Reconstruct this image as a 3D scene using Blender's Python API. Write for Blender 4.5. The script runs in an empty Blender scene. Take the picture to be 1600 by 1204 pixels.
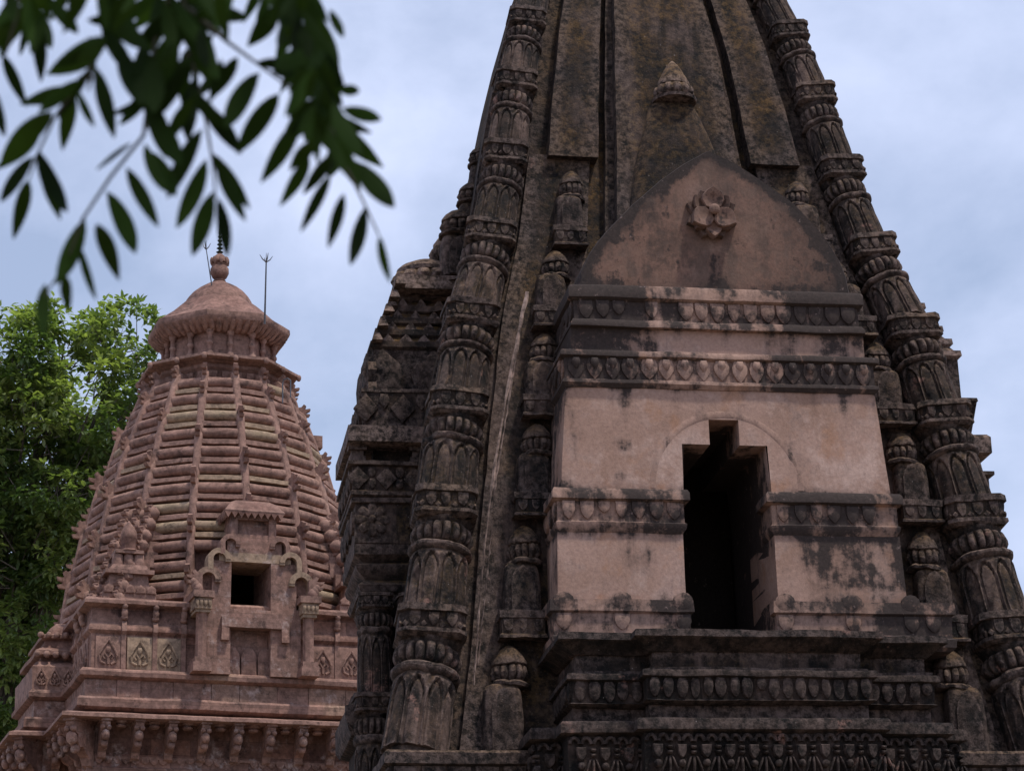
import bpy, bmesh, math, random
from mathutils import Vector, Matrix, noise

scene = bpy.context.scene
R = math.radians
rnd = random.Random(11)

# ------------------------------------------------------------------ camera
FPX, PITCH, ROLL = 3800.0, 0.32937, -0.02883          # focal length in px of a 1600 px wide frame
CAMZ = 1.6
cp, sp, cr, sr = math.cos(PITCH), math.sin(PITCH), math.cos(ROLL), math.sin(ROLL)
CR = Vector((cr, -sr * sp, sr * cp))
CU = Vector((-sr, -cr * sp, cr * cp))
CF = Vector((0, cp, sp))
cam = bpy.data.cameras.new('camera')
cam.sensor_width = 36.0
cam.lens = FPX * 36.0 / 1600.0
cam.clip_start, cam.clip_end = 0.05, 6000
cam.dof.use_dof = True
cam.dof.focus_distance = 36.0
cam.dof.aperture_fstop = 10.0
camo = bpy.data.objects.new('camera', cam)
scene.collection.objects.link(camo)
camo.matrix_world = Matrix.Translation((0, 0, CAMZ)) @ Matrix((CR, CU, -CF)).transposed().to_4x4()
scene.camera = camo

# ------------------------------------------------------------------ sky, sun, exposure
SUN_DIR = Vector((0.50, -0.36, 1.50)).normalized()      # towards the sun: high, from the front right
w = bpy.data.worlds.new('World')
scene.world = w
w.use_nodes = True
nt = w.node_tree
nt.nodes.clear()
N = nt.nodes.new
out = N('ShaderNodeOutputWorld'); bg = N('ShaderNodeBackground'); sky = N('ShaderNodeTexSky')
sky.sky_type = 'NISHITA'; sky.sun_disc = False
sky.sun_elevation = math.asin(SUN_DIR.z)
sky.sun_rotation = math.atan2(SUN_DIR.x, SUN_DIR.y)
sky.air_density = 1.0; sky.dust_density = 1.2; sky.ozone_density = 1.6
tc = N('ShaderNodeTexCoord'); mp = N('ShaderNodeMapping'); mp.inputs['Scale'].default_value = (1.0, 1.0, 1.5)
n1 = N('ShaderNodeTexNoise'); n1.inputs['Scale'].default_value = 5.2; n1.inputs['Detail'].default_value = 7; n1.inputs['Roughness'].default_value = 0.55
n1.inputs['Distortion'].default_value = 0.15
rp = N('ShaderNodeValToRGB'); rp.color_ramp.elements[0].position = 0.40; rp.color_ramp.elements[1].position = 0.68
rp.color_ramp.elements[0].color = (0.40, 0.40, 0.40, 1); rp.color_ramp.elements[1].color = (1, 1, 1, 1)
mx = N('ShaderNodeMix'); mx.data_type = 'RGBA'
mx.inputs['B'].default_value = (5.5, 6.2, 8.3, 1)
L = nt.links.new
L(tc.outputs['Generated'], mp.inputs['Vector']); L(mp.outputs['Vector'], n1.inputs['Vector'])
L(n1.outputs['Fac'], rp.inputs['Fac']); L(rp.outputs['Color'], mx.inputs['Factor'])
L(sky.outputs['Color'], mx.inputs['A']); L(mx.outputs['Result'], bg.inputs['Color'])
bg.inputs['Strength'].default_value = 0.132
L(bg.outputs['Background'], out.inputs['Surface'])

sl = bpy.data.lights.new('sun', 'SUN')
sl.energy = 3.0; sl.angle = R(4); sl.color = (1.0, 0.95, 0.88)
so = bpy.data.objects.new('sun', sl); scene.collection.objects.link(so)
so.rotation_euler = SUN_DIR.to_track_quat('Z', 'Y').to_euler()

scene.view_settings.view_transform = 'Standard'
scene.view_settings.look = 'None'
scene.view_settings.exposure = 0.0
scene.view_settings.gamma = 1.0
scene.render.engine = 'CYCLES'
scene.cycles.max_bounces = 6
scene.cycles.use_denoising = True

# ------------------------------------------------------------------ pixel helpers (measuring the photograph)
def ray(x, y):
    return CR * ((x - 800) / FPX) + CU * ((602 - y) / FPX) + CF
class Frame:
    """A temple's own axes: u to the right along its front, v away from the viewer, z up."""
    def __init__(s, X, Y, phi): s.X, s.Y, s.c, s.s = X, Y, math.cos(phi), math.sin(phi); s.phi = phi
    def px(s, x, y, v):
        d = ray(x, y)
        t = (v - (s.s * s.X - s.c * s.Y)) / (-s.s * d.x + s.c * d.y)
        p = d * t
        return (s.c * (p.x - s.X) + s.s * (p.y - s.Y), p.z + CAMZ)
    def z(s, x, y, v): return s.px(x, y, v)[1]
def at(x, y, t):
    p = ray(x, y) * t
    return Vector((p.x, p.y, p.z + CAMZ))
DK = Frame(2.2616, 34 + 4.98104, 0.16818)
RD = Frame(-7.61, 59.55, R(20))

# ------------------------------------------------------------------ mesh builder
class MB:
    def __init__(s): s.v = []; s.f = []; s.t = []
    def add(s, vs, fs, tone=0.0):
        o = len(s.v)
        s.v += [tuple(p) for p in vs]
        s.f += [tuple(i + o for i in f) for f in fs]
        s.t += list(tone) if isinstance(tone, (list, tuple)) else [tone] * len(vs)
        return o
    def box(s, x0, x1, y0, y1, z0, z1, tone=0.0, tx=0.0, ty=0.0):
        v = [(x0, y0, z0), (x1, y0, z0), (x1, y1, z0), (x0, y1, z0),
             (x0 + tx, y0 + ty, z1), (x1 - tx, y0 + ty, z1), (x1 - tx, y1 - ty, z1), (x0 + tx, y1 - ty, z1)]
        s.add(v, [(3, 2, 1, 0), (4, 5, 6, 7), (0, 1, 5, 4), (1, 2, 6, 5), (2, 3, 7, 6), (3, 0, 4, 7)], tone)
    def rough(s, amp, sc=1.7, seed=0.0):
        o = Vector((seed, seed * 1.7, -seed))
        for i, p in enumerate(s.v):
            P = Vector(p)
            d = noise.noise_vector(P * sc + o) * amp + noise.noise_vector(P * sc * 4.1 + o) * amp * 0.5
            s.v[i] = tuple(P + d)
        return s
    def build(s, name, mat, parent=None, smooth=35, bevel=0.0, data=None):
        if data is None:
            me = bpy.data.meshes.new(name)
            me.from_pydata(s.v, [], s.f)
            a = me.attributes.new('tone', 'FLOAT', 'POINT')
            a.data.foreach_set('value', s.t)
            bm = bmesh.new(); bm.from_mesh(me)
            bmesh.ops.recalc_face_normals(bm, faces=bm.faces)
            bm.to_mesh(me); bm.free()
            if smooth:
                me.shade_smooth(); me.set_sharp_from_angle(angle=R(smooth))
            me.materials.append(mat)
        else: me = data
        o = bpy.data.objects.new(name, me)
        scene.collection.objects.link(o)
        if parent: o.parent = parent
        if bevel:
            b = o.modifiers.new('bevel', 'BEVEL'); b.width = bevel; b.segments = 2; b.limit_method = 'ANGLE'; b.angle_limit = R(40)
        return o

def lathe(mb, prof, seg=32, rad=None, c=(0, 0), a0=0.0, a1=2 * math.pi, sq=(1, 1), cap=True, tone=0.0):
    full = abs(a1 - a0 - 2 * math.pi) < 1e-6
    n = seg if full else seg + 1
    vs = []
    for (r, z) in prof:
        for i in range(n):
            a = a0 + (a1 - a0) * i / seg
            rr = r * (rad(a, z) if rad else 1)
            vs.append((c[0] + rr * math.cos(a) * sq[0], c[1] + rr * math.sin(a) * sq[1], z))
    fs = []
    for j in range(len(prof) - 1):
        for i in range(seg):
            k = (i + 1) % n
            fs.append((j * n + i, j * n + k, (j + 1) * n + k, (j + 1) * n + i))
    if cap:
        fs.append(tuple(range(n - 1, -1, -1)))
        fs.append(tuple((len(prof) - 1) * n + i for i in range(n)))
    mb.add(vs, fs, tone)

def band(mb, plan, prof, closed=False, step=0.3, tone=0.0, cap=True):
    """Sweep the closed profile [(outward, z)] along a plan polyline, mitred at its corners."""
    P = [Vector(p) for p in plan]; n = len(P)
    E = n if closed else n - 1
    nr = []
    for i in range(E):
        d = (P[(i + 1) % n] - P[i]).normalized(); nr.append(Vector((d.y, -d.x)))
    mi = []
    for i in range(n):
        a = nr[i - 1] if (closed or i > 0) else nr[0]
        b = nr[i % E] if (closed or i < n - 1) else nr[-1]
        mi.append((a + b) / max(0.25, 1 + a.dot(b)))
    cols = []
    for i in range(E):
        j = (i + 1) % n
        k = max(1, int((P[j] - P[i]).length / step))
        for q in range(k):
            t = q / k
            cols.append([(P[i] + mi[i] * o).lerp(P[j] + mi[j] * o, t).to_tuple() + (z,) for o, z in prof])
    if not closed:
        cols.append([(P[-1] + mi[-1] * o).to_tuple() + (z,) for o, z in prof])
    m = len(prof); vs = [p for c in cols for p in c]; fs = []
    C = len(cols)
    for i in range(C if closed else C - 1):
        k = (i + 1) % C
        for j in range(m):
            l = (j + 1) % m
            fs.append((i * m + j, i * m + l, k * m + l, k * m + j))
    if not closed and cap:
        fs.append(tuple(range(m))); fs.append(tuple((C - 1) * m + j for j in range(m - 1, -1, -1)))
    mb.add(vs, fs, tone)

SHAPES = {
    'shield': [(-.5, 0), (.5, 0), (.5, -.45), (.38, -.72), (.18, -.9), (0, -1), (-.18, -.9), (-.38, -.72), (-.5, -.45)],
    'lotus': [(-.36, 0), (.36, 0), (.5, -.3), (.46, -.55), (.25, -.8), (0, -1), (-.25, -.8), (-.46, -.55), (-.5, -.3)],
    'drop': [(-.3, 0), (.3, 0), (.46, -.2), (.5, -.45), (.4, -.75), (.2, -.94), (0, -1), (-.2, -.94), (-.4, -.75), (-.5, -.45), (-.46, -.2)],
    'arch': [(-.5, -1), (.5, -1), (.5, -.35), (.42, -.2), (.25, -.08), (0, 0), (-.25, -.08), (-.42, -.2), (-.5, -.35)],
    'round': [(math.cos(i * math.pi / 6) * .5, -.5 + math.sin(i * math.pi / 6) * .5) for i in range(12)],
    'diamond': [(0, 0), (.2, -.2), (.5, -.5), (.2, -.8), (0, -1), (-.2, -.8), (-.5, -.5), (-.2, -.2)],
    'kudu': [(-.5, -1), (.5, -1), (.42, -.8), (.5, -.55), (.42, -.35), (.15, -.12), (0, 0), (-.15, -.12), (-.42, -.35), (-.5, -.55), (-.42, -.8)],
}
def petal(mb, c, t, n, wd, h, d, kind='shield', up=(0, 0, 1), dome=1.25, inner=0.7, tone=0.0, back=0.03):
    """A raised plaque: rim, a bevelled step and a domed middle; c is the middle of its top edge."""
    c, t, n, up = Vector(c), Vector(t), Vector(n), Vector(up)
    S = SHAPES[kind]; m = len(S)
    def pt(x, y, o): return c + t * (x * wd) + up * (y * h) + n * o
    vs = [pt(x, y, -back) for x, y in S] + [pt(x, y, d * .75) for x, y in S]
    vs += [pt(x * inner, -.5 + (y + .5) * inner, d) for x, y in S]
    vs.append(pt(0, -.5, d * dome))
    fs = []
    for r in (0, 1):
        for i in range(m):
            k = (i + 1) % m
            fs.append((r * m + i, r * m + k, (r + 1) * m + k, (r + 1) * m + i))
    for i in range(m): fs.append((2 * m + i, 2 * m + (i + 1) % m, 3 * m))
    mb.add(vs, fs, tone)
def petals(mb, p0, p1, z, h, n, d, kind='shield', fill=0.86, o=0.0, nested=False):
    p0, p1 = Vector(p0), Vector(p1)
    t = (p1 - p0).normalized(); nn = Vector((t.y, -t.x)); ln = (p1 - p0).length / n
    for i in range(n):
        q = p0 + t * (ln * (i + .5)) + nn * o
        if not nested and rnd.random() < .02: continue
        j = rnd.uniform(.86, 1.07); q = q + t * rnd.uniform(-.05, .05) * ln; brk = rnd.uniform(.55, .8) if rnd.random() < .10 else 1.0
        T, NN = t.to_3d(), nn.to_3d()
        petal(mb, (q.x, q.y, z), T, NN, ln * fill * j, h * rnd.uniform(.92, 1.04) * brk, d * rnd.uniform(.6, 1.15), kind)
        if nested: petal(mb, (q.x, q.y, z), T, NN, ln * fill * .5, h * .52 * brk, d * 1.7, 'lotus')
def prism(mb, pts, f0, f1, tone=0.0):
    n = len(pts)
    vs = [f0(*p) for p in pts] + [f1(*p) for p in pts]
    fs = [tuple(range(n)), tuple(range(2 * n - 1, n - 1, -1))]
    fs += [(i, n + i, n + (i + 1) % n, (i + 1) % n) for i in range(n)]
    mb.add(vs, fs, tone)
def tube(mb, pts, r, seg=8, tone=0.0):
    pts = [Vector(p) for p in pts]; m = len(pts); vs = []; fs = []
    for i, p in enumerate(pts):
        d = (pts[min(i + 1, m - 1)] - pts[max(i - 1, 0)]).normalized()
        a = d.cross(Vector((0.31, 0.2, 0.93))).normalized(); b = d.cross(a)
        rr = r[i] if isinstance(r, (list, tuple)) else r
        for k in range(seg):
            th = 2 * math.pi * k / seg
            vs.append(p + a * (math.cos(th) * rr) + b * (math.sin(th) * rr))
    for i in range(m - 1):
        for k in range(seg):
            l = (k + 1) % seg
            fs.append((i * seg + k, i * seg + l, (i + 1) * seg + l, (i + 1) * seg + k))
    fs.append(tuple(range(seg))); fs.append(tuple((m - 1) * seg + k for k in range(seg - 1, -1, -1)))
    mb.add(vs, fs, tone)
def ball(mb, c, r, sx=1, sy=1, sz=1, tone=0.0, seg=10, rings=6):
    pr = [(max(1e-4, r * math.sin(math.pi * i / rings)), c[2] - sz * r * math.cos(math.pi * i / rings)) for i in range(rings + 1)]
    lathe(mb, pr, seg, c=(c[0], c[1]), sq=(sx, sy), cap=False, tone=tone)

def empty(name, loc, rz=0.0, label=None, cat=None, group=None, parent=None):
    o = bpy.data.objects.new(name, None); scene.collection.objects.link(o)
    o.empty_display_size = 0.3
    o.location = loc; o.rotation_euler = (0, 0, rz)
    if parent: o.parent = parent
    if label: tag(o, label, cat, group)
    return o
def tag(o, label=None, cat=None, group=None, kind=None):
    if label: o['label'] = label
    if cat: o['category'] = cat
    if group: o['group'] = group
    if kind: o['kind'] = kind
    return o

# ------------------------------------------------------------------ materials
def mat_new(name):
    m = bpy.data.materials.new(name); m.use_nodes = True
    t = m.node_tree; t.nodes.clear()
    o = t.nodes.new('ShaderNodeOutputMaterial'); b = t.nodes.new('ShaderNodeBsdfPrincipled')
    t.links.new(b.outputs['BSDF'], o.inputs['Surface'])
    return m, t, b, o
class G:
    """Small node-graph shorthand."""
    def __init__(s, t): s.t = t; s.pos = t.nodes.new('ShaderNodeNewGeometry')
    def lk(s, a, b):
        if isinstance(a, (int, float)): b.default_value = a
        elif isinstance(a, (tuple, list)): b.default_value = a if len(a) == 4 else tuple(a) + (1,)
        else: s.t.links.new(a, b)
    def noise(s, sc, det=5, rough=.6, stretch=None, dist=0.0, off=0.0):
        n = s.t.nodes.new('ShaderNodeTexNoise'); n.inputs['Scale'].default_value = sc
        n.inputs['Detail'].default_value = det; n.inputs['Roughness'].default_value = rough; n.inputs['Distortion'].default_value = dist
        v = s.pos.outputs['Position']
        m = s.t.nodes.new('ShaderNodeMapping'); m.inputs['Location'].default_value = (off, off * .7, off * 1.3)
        if stretch: m.inputs['Scale'].default_value = stretch
        s.lk(v, m.inputs['Vector']); s.lk(m.outputs['Vector'], n.inputs['Vector'])
        return n.outputs['Fac']
    def vor(s, sc, feature='F1', out='Distance'):
        n = s.t.nodes.new('ShaderNodeTexVoronoi'); n.inputs['Scale'].default_value = sc; n.feature = feature
        s.lk(s.pos.outputs['Position'], n.inputs['Vector']); return n.outputs[out]
    def ramp(s, f, a, b, va=0.0, vb=1.0):
        n = s.t.nodes.new('ShaderNodeMapRange'); n.interpolation_type = 'SMOOTHSTEP'
        s.lk(f, n.inputs['Value']); n.inputs['From Min'].default_value = a; n.inputs['From Max'].default_value = b
        n.inputs['To Min'].default_value = va; n.inputs['To Max'].default_value = vb
        return n.outputs['Result']
    def m(s, op, a, b=0.0, cl=False):
        n = s.t.nodes.new('ShaderNodeMath'); n.operation = op; n.use_clamp = cl
        s.lk(a, n.inputs[0]); s.lk(b, n.inputs[1]); return n.outputs[0]
    def mix(s, f, a, b, mode='MIX'):
        n = s.t.nodes.new('ShaderNodeMix'); n.data_type = 'RGBA'; n.blend_type = mode
        s.lk(f, n.inputs['Factor']); s.lk(a, n.inputs['A']); s.lk(b, n.inputs['B']); return n.outputs['Result']
    def attr(s, name='tone'):
        n = s.t.nodes.new('ShaderNodeAttribute'); n.attribute_name = name; return n.outputs['Fac']
    def rand(s):
        return s.t.nodes.new('ShaderNodeObjectInfo').outputs['Random']
    def nz(s):
        n = s.t.nodes.new('ShaderNodeSeparateXYZ'); s.lk(s.pos.outputs['Normal'], n.inputs[0]); return n.outputs['Z']
    def bump(s, b, h, st=.5, dist=.03):
        n = s.t.nodes.new('ShaderNodeBump'); n.inputs['Strength'].default_value = st; n.inputs['Distance'].default_value = dist
        s.lk(h, n.inputs['Height']); s.lk(n.outputs['Normal'], b.inputs['Normal'])

def dark_stone(name, pink=.66, lich=1.0, lift=1.0, warm=0.0):
    m, t, b, o = mat_new(name); g = G(t)
    big = g.noise(.55, 5, .6); mid = g.noise(2.6, 8, .74, off=4); fine = g.noise(10, 7, .74, off=9)
    streak = g.noise(2.6, 5, .6, (1, 1, .16), .3, off=2)
    k = lambda c: tuple(x * lift for x in c)
    c = g.mix(g.ramp(mid, .36, .66), k((.0065, .006, .0055)), k((.064, .041, .031)))
    c = g.mix(g.m('MULTIPLY', g.ramp(streak, .50, .64), .8), c, k((.150, .100, .082)))
    c = g.mix(g.m('MULTIPLY', g.ramp(big, .46, .66), .5), c, k((.024, .021, .020)))
    pm = g.m('MULTIPLY', g.ramp(g.noise(1.55, 7, .68, off=13), pink, pink + .07), g.ramp(fine, .3, .55))
    c = g.mix(g.m('MULTIPLY', pm, .8), c, (.29, .155, .12))
    nz = g.nz()
    li = g.m('MULTIPLY', g.ramp(g.m('ADD', nz, g.m('MULTIPLY', g.noise(1.1, 6, .7, off=21), 1.5)), .72, 1.35), g.ramp(fine, .35, .6))
    c = g.mix(g.m('MULTIPLY', li, .62 * lich), c, (.125, .066, .018))
    col = g.ramp(g.noise(1.3, 6, .65, (1, 1, .22), .3, off=33), .52, .66)
    c = g.mix(g.m('MULTIPLY', g.m('MULTIPLY', col, g.ramp(fine, .45, .6)), .36 * lich), c, (.105, .062, .020))
    sp_ = g.m('MULTIPLY', g.ramp(g.vor(11), .10, .05), g.ramp(g.noise(3, 3, .6, off=41), .52, .6))
    c = g.mix(g.m('MULTIPLY', sp_, .55), c, (.42, .37, .34))
    wear = g.ramp(g.pos.outputs['Pointiness'], .505, .57)
    c = g.mix(g.m('MULTIPLY', g.m('MULTIPLY', wear, g.ramp(fine, .38, .6)), .5), c, k((.21, .15, .13)))
    gr = g.m('MULTIPLY', g.ramp(g.noise(6, 7, .75, off=61), .58, .64), .55)
    c = g.mix(gr, c, k((.011, .010, .010)))
    jn = g.m('MULTIPLY', g.ramp(g.noise(26, 3, .6, off=81), .62, .70), .35)
    c = g.mix(jn, c, k((.24, .18, .155)))
    c = g.mix(1.0, c, g.ramp(fine, .3, .7, .5, 1.3), 'MULTIPLY')
    g.lk(c, b.inputs['Base Color']); b.inputs['Roughness'].default_value = .92
    b.inputs['Specular IOR Level'].default_value = .25
    h = g.m('ADD', g.m('MULTIPLY', mid, .8), g.m('ADD', g.m('MULTIPLY', fine, .5), g.m('MULTIPLY', g.noise(48, 3, .6), .16)))
    g.bump(b, h, .9, .055)
    return m
def plaster(name, age=0.0):
    """Pink lime plaster; 'tone' carries how much black mould has grown there."""
    m, t, b, o = mat_new(name); g = G(t)
    big = g.noise(.9, 5, .55, off=3); mid = g.noise(3.2, 7, .72, off=8); fine = g.noise(20, 6, .75)
    streak = g.noise(3.3, 5, .62, (1, 1, .14), .2, off=6)
    c = g.mix(g.ramp(big, .3, .7), (.285, .170, .122), (.375, .238, .185))
    c = g.mix(g.m('MULTIPLY', g.ramp(g.m('ADD', g.m('MULTIPLY', mid, .5), g.m('MULTIPLY', g.noise(.7, 4, .55, off=91), .5)), .47, .62), .8), c, (.50, .35, .29))
    c = g.mix(g.m('MULTIPLY', g.ramp(streak, .55, .75), .45), c, (.41, .28, .235))
    c = g.mix(g.m('MULTIPLY', g.ramp(g.noise(1.4, 5, .6, off=17), .56, .68), .4), c, (.33, .15, .065))
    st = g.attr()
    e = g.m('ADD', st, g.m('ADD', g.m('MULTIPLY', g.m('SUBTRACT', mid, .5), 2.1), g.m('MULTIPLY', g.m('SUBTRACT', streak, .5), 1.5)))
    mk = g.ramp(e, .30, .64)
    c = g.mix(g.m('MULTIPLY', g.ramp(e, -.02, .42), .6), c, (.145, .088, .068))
    if age: c = g.mix(g.m('MULTIPLY', g.ramp(g.m('ADD', big, g.m('MULTIPLY', mid, .5)), .50, .85, .55, 1.0), age), c, g.mix(g.ramp(g.m('ADD', g.m('MULTIPLY', mid, .6), g.m('MULTIPLY', streak, .4)), .40, .58), (.020, .014, .012), (.185, .100, .070)))
    dirt = g.m('MULTIPLY', g.ramp(g.noise(4.2, 7, .75, off=71), .56, .68), .35)
    c = g.mix(dirt, c, (.17, .112, .09))
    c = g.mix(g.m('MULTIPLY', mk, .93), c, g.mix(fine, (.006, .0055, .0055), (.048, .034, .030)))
    sp_ = g.m('MULTIPLY', g.ramp(g.noise(9, 6, .7, off=27), .62, .7), mk)
    c = g.mix(g.m('MULTIPLY', sp_, .6), c, (.30, .21, .185))
    c = g.mix(1.0, c, g.ramp(fine, .2, .8, .76, 1.2), 'MULTIPLY')
    g.lk(c, b.inputs['Base Color']); b.inputs['Roughness'].default_value = .88
    b.inputs['Specular IOR Level'].default_value = .3
    g.bump(b, g.m('ADD', g.m('MULTIPLY', mid, .8), g.m('MULTIPLY', fine, .28)), .45, .03)
    return m
def red_stone(name, lime=.0, joints=0):
    """Red sandstone; 'tone' 0 red .. 1 buff replacement blocks."""
    m, t, b, o = mat_new(name); g = G(t)
    mid = g.noise(1.5, 8, .72, off=3); fine = g.noise(7.5, 7, .74); big = g.noise(.35, 4, .6, off=5)
    streak = g.noise(1.9, 5, .6, (1, 1, .18), .3, off=12)
    c = g.mix(g.ramp(mid, .3, .7), (.120, .059, .045), (.290, .160, .124))
    c = g.mix(g.m('MULTIPLY', g.ramp(big, .45, .65), .5), c, (.35, .21, .16))
    c = g.mix(g.m('MULTIPLY', g.ramp(streak, .55, .75), .6), c, (.072, .036, .032))
    hgt = None
    if joints:
        sp = t.nodes.new('ShaderNodeVectorRotate'); sp.rotation_type = 'Z_AXIS'; sp.inputs['Angle'].default_value = -R(20)
        g.lk(g.pos.outputs['Position'], sp.inputs['Vector'])
        xyz = t.nodes.new('ShaderNodeSeparateXYZ'); g.lk(sp.outputs[0], xyz.inputs[0])
        cb = t.nodes.new('ShaderNodeCombineXYZ'); g.lk(g.m('ADD', xyz.outputs['X'], xyz.outputs['Y']), cb.inputs['X']); g.lk(xyz.outputs['Z'], cb.inputs['Y'])
        bk = t.nodes.new('ShaderNodeTexBrick'); g.lk(cb.outputs[0], bk.inputs['Vector'])
        bk.inputs['Scale'].default_value = 1.0; bk.inputs['Brick Width'].default_value = .92; bk.inputs['Row Height'].default_value = .37
        bk.inputs['Mortar Size'].default_value = .012; bk.inputs['Mortar Smooth'].default_value = .3
        bk.inputs['Color1'].default_value = (.55, .55, .6, 1); bk.inputs['Color2'].default_value = (1.3, 1.22, 1.15, 1); bk.inputs['Mortar'].default_value = (.45, .42, .4, 1)
        c = g.mix(.75, c, bk.outputs['Color'], 'MULTIPLY')
        hgt = bk.outputs['Fac']
    tn = g.attr()
    c = g.mix(g.ramp(tn, .3, .9), c, g.mix(mid, (.25, .18, .105), (.35, .27, .175)))
    if lime:
        lm = g.m('MULTIPLY', g.ramp(g.noise(2.4, 7, .7, off=19), .56 - lime * .04, .64), g.ramp(fine, .35, .6))
        c = g.mix(g.m('MULTIPLY', lm, .75), c, (.42, .35, .33))
    bl = g.m('MULTIPLY', g.ramp(g.noise(2.2, 8, .75, off=29), .54, .66), .7)
    wear = g.ramp(g.pos.outputs['Pointiness'], .505, .58)
    c = g.mix(g.m('MULTIPLY', wear, .4), c, (.37, .23, .18))
    c = g.mix(bl, c, (.036, .024, .022))
    c = g.mix(1.0, c, g.ramp(fine, .3, .7, .6, 1.25), 'MULTIPLY')
    g.lk(c, b.inputs['Base Color']); b.inputs['Roughness'].default_value = .9
    b.inputs['Specular IOR Level'].default_value = .25
    g.bump(b, g.m('ADD', g.m('MULTIPLY', mid, .7), g.m('MULTIPLY', fine, .45)), .6, .05)
    return m
def simple(name, col, rough=.7, metal=0.0, var=.3, sc=8):
    m, t, b, o = mat_new(name); g = G(t)
    n = g.noise(sc, 4, .6)
    g.lk(g.mix(1.0, col, g.ramp(n, .25, .75, 1 - var, 1 + var), 'MULTIPLY'), b.inputs['Base Color'])
    b.inputs['Roughness'].default_value = rough; b.inputs['Metallic'].default_value = metal
    return m
def leaf_mat(name, c0, c1, trans=.35, rough=.4, spec=.5):
    m, t, b, o = mat_new(name); g = G(t)
    c = g.mix(g.attr(), c0, c1)
    c = g.mix(1.0, c, g.ramp(g.noise(9, 3, .6), .3, .7, .8, 1.2), 'MULTIPLY')
    g.lk(c, b.inputs['Base Color']); b.inputs['Roughness'].default_value = rough
    b.inputs['Specular IOR Level'].default_value = spec
    tr = t.nodes.new('ShaderNodeBsdfTranslucent'); ms = t.nodes.new('ShaderNodeMixShader')
    g.lk(g.mix(1.0, c, (1.3, 1.5, .55), 'MULTIPLY'), tr.inputs['Color'])
    ms.inputs[0].default_value = trans
    t.links.new(b.outputs['BSDF'], ms.inputs[1]); t.links.new(tr.outputs['BSDF'], ms.inputs[2])
    t.links.new(ms.outputs[0], o.inputs['Surface'])
    return m
M_DARK = dark_stone('weathered_dark_stone', lift=.78)
M_FACE = dark_stone('lichen_stone_face', pink=.72, lich=1.25, lift=.60)
M_DRUM = dark_stone('worn_pillar_stone', pink=.60, lich=.5, lift=1.0)
M_LEDGE = dark_stone('blackened_ledge_stone', pink=.60, lich=.0, lift=.5)
M_LICH = dark_stone('lichen_roof_stone', pink=.7, lich=1.45, lift=1.4)
M_PLAS = plaster('pink_plaster')
M_GABLE = plaster('aged_gable_plaster', .9)
M_RED = red_stone('red_sandstone')
M_BLOCK = red_stone('jointed_sandstone', joints=1)
M_LIME = red_stone('limewashed_sandstone', lime=1.0, joints=1)
M_STREAK = simple('pale_lime_wash', (.27, .19, .16), .95, var=.75, sc=9)
M_IRON = simple('grey_iron', (.12, .12, .13), .5, .6)
M_BRASS = simple('tarnished_metal', (.035, .05, .042), .5, .5)
M_BARK = simple('grey_bark', (.10, .08, .065), .9, var=.5, sc=5)
M_TWIG = simple('green_twig', (.05, .045, .025), .8)
M_LEAF = leaf_mat('tree_leaf', (.10, .150, .056), (.30, .345, .13), .45, .34)
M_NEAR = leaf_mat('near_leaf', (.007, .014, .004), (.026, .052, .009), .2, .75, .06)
M_GROUND = simple('dry_earth', (.20, .15, .105), .95, var=.35, sc=.6)

# ------------------------------------------------------------------ ground
mb = MB(); n = 24
vs = [(-400 + 800 * i / n, -100 + 800 * j / n, 0.0) for j in range(n + 1) for i in range(n + 1)]
mb.add(vs, [(j * (n + 1) + i, j * (n + 1) + i + 1, (j + 1) * (n + 1) + i + 1, (j + 1) * (n + 1) + i) for j in range(n) for i in range(n)])
tag(mb.build('ground', M_GROUND), kind='structure')

# ================================================================== THE DARK TEMPLE
dark = empty('stone_temple', (DK.X, DK.Y, 0), DK.phi, 'tall dark weathered stone temple spire with pink plastered gable and narrow doorway', 'temple')
WZ = [(0, 4.75), (6.0, 4.75), (7.75, 4.62), (9.62, 4.28), (11.48, 4.03), (13.10, 3.77), (14.63, 3.51), (16.14, 3.08), (17.66, 2.77), (19.11, 2.53), (20.40, 2.25), (21.7, 1.9), (23.0, 1.5), (24.2, 1.0)]
def W(z):
    for (z0, w0), (z1, w1) in zip(WZ, WZ[1:]):
        if z <= z1:
            # smooth: blend the neighbouring slopes
            t = (z - z0) / (z1 - z0); return w0 + (w1 - w0) * t
    return WZ[-1][1]
def WS(z): return (W(z - .5) + 2 * W(z) + W(z + .5)) / 4
TIER = [24.2, 23.0, 21.75, 20.40, 19.11, 17.66, 16.14, 14.63, 13.10, 11.48, 9.62, 7.75]

# --- core: curved strips of wall; the middle of the front stays open behind the doorway
def strip(mb, fu0, fu1, fv, z0, z1, nz=26, nu=6, back=.6, side=0):
    """A curved slab: front face from u=fu0(z) to fu1(z) at v=-fv(z); 'back' thick. side turns it by quarter turns."""
    c, s = [(1, 0), (0, 1), (-1, 0), (0, -1)][side]
    def rot(u, v, z): return (c * u - s * v, s * u + c * v, z)
    rows = []
    for j in range(nz + 1):
        z = z0 + (z1 - z0) * j / nz
        a, b_, v = fu0(z), fu1(z), fv(z)
        r = [rot(a, -v + back, z)] + [rot(a + (b_ - a) * i / nu, -v, z) for i in range(nu + 1)] + [rot(b_, -v + back, z)]
        rows.append(r)
    m = nu + 3; vs = [p for r in rows for p in r]; fs = []
    for j in range(nz):
        for i in range(m):
            k = (i + 1) % m
            fs.append((j * m + i, j * m + k, (j + 1) * m + k, (j + 1) * m + i))
    fs.append(tuple(range(m))); fs.append(tuple(nz * m + i for i in range(m)))
    mb.add(vs, fs)
B = lambda z: WS(z) - .14
mb = MB()
strip(mb, lambda z: -B(z), lambda z: -1.15, B, 0, 13.4, 40, 5)
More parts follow.
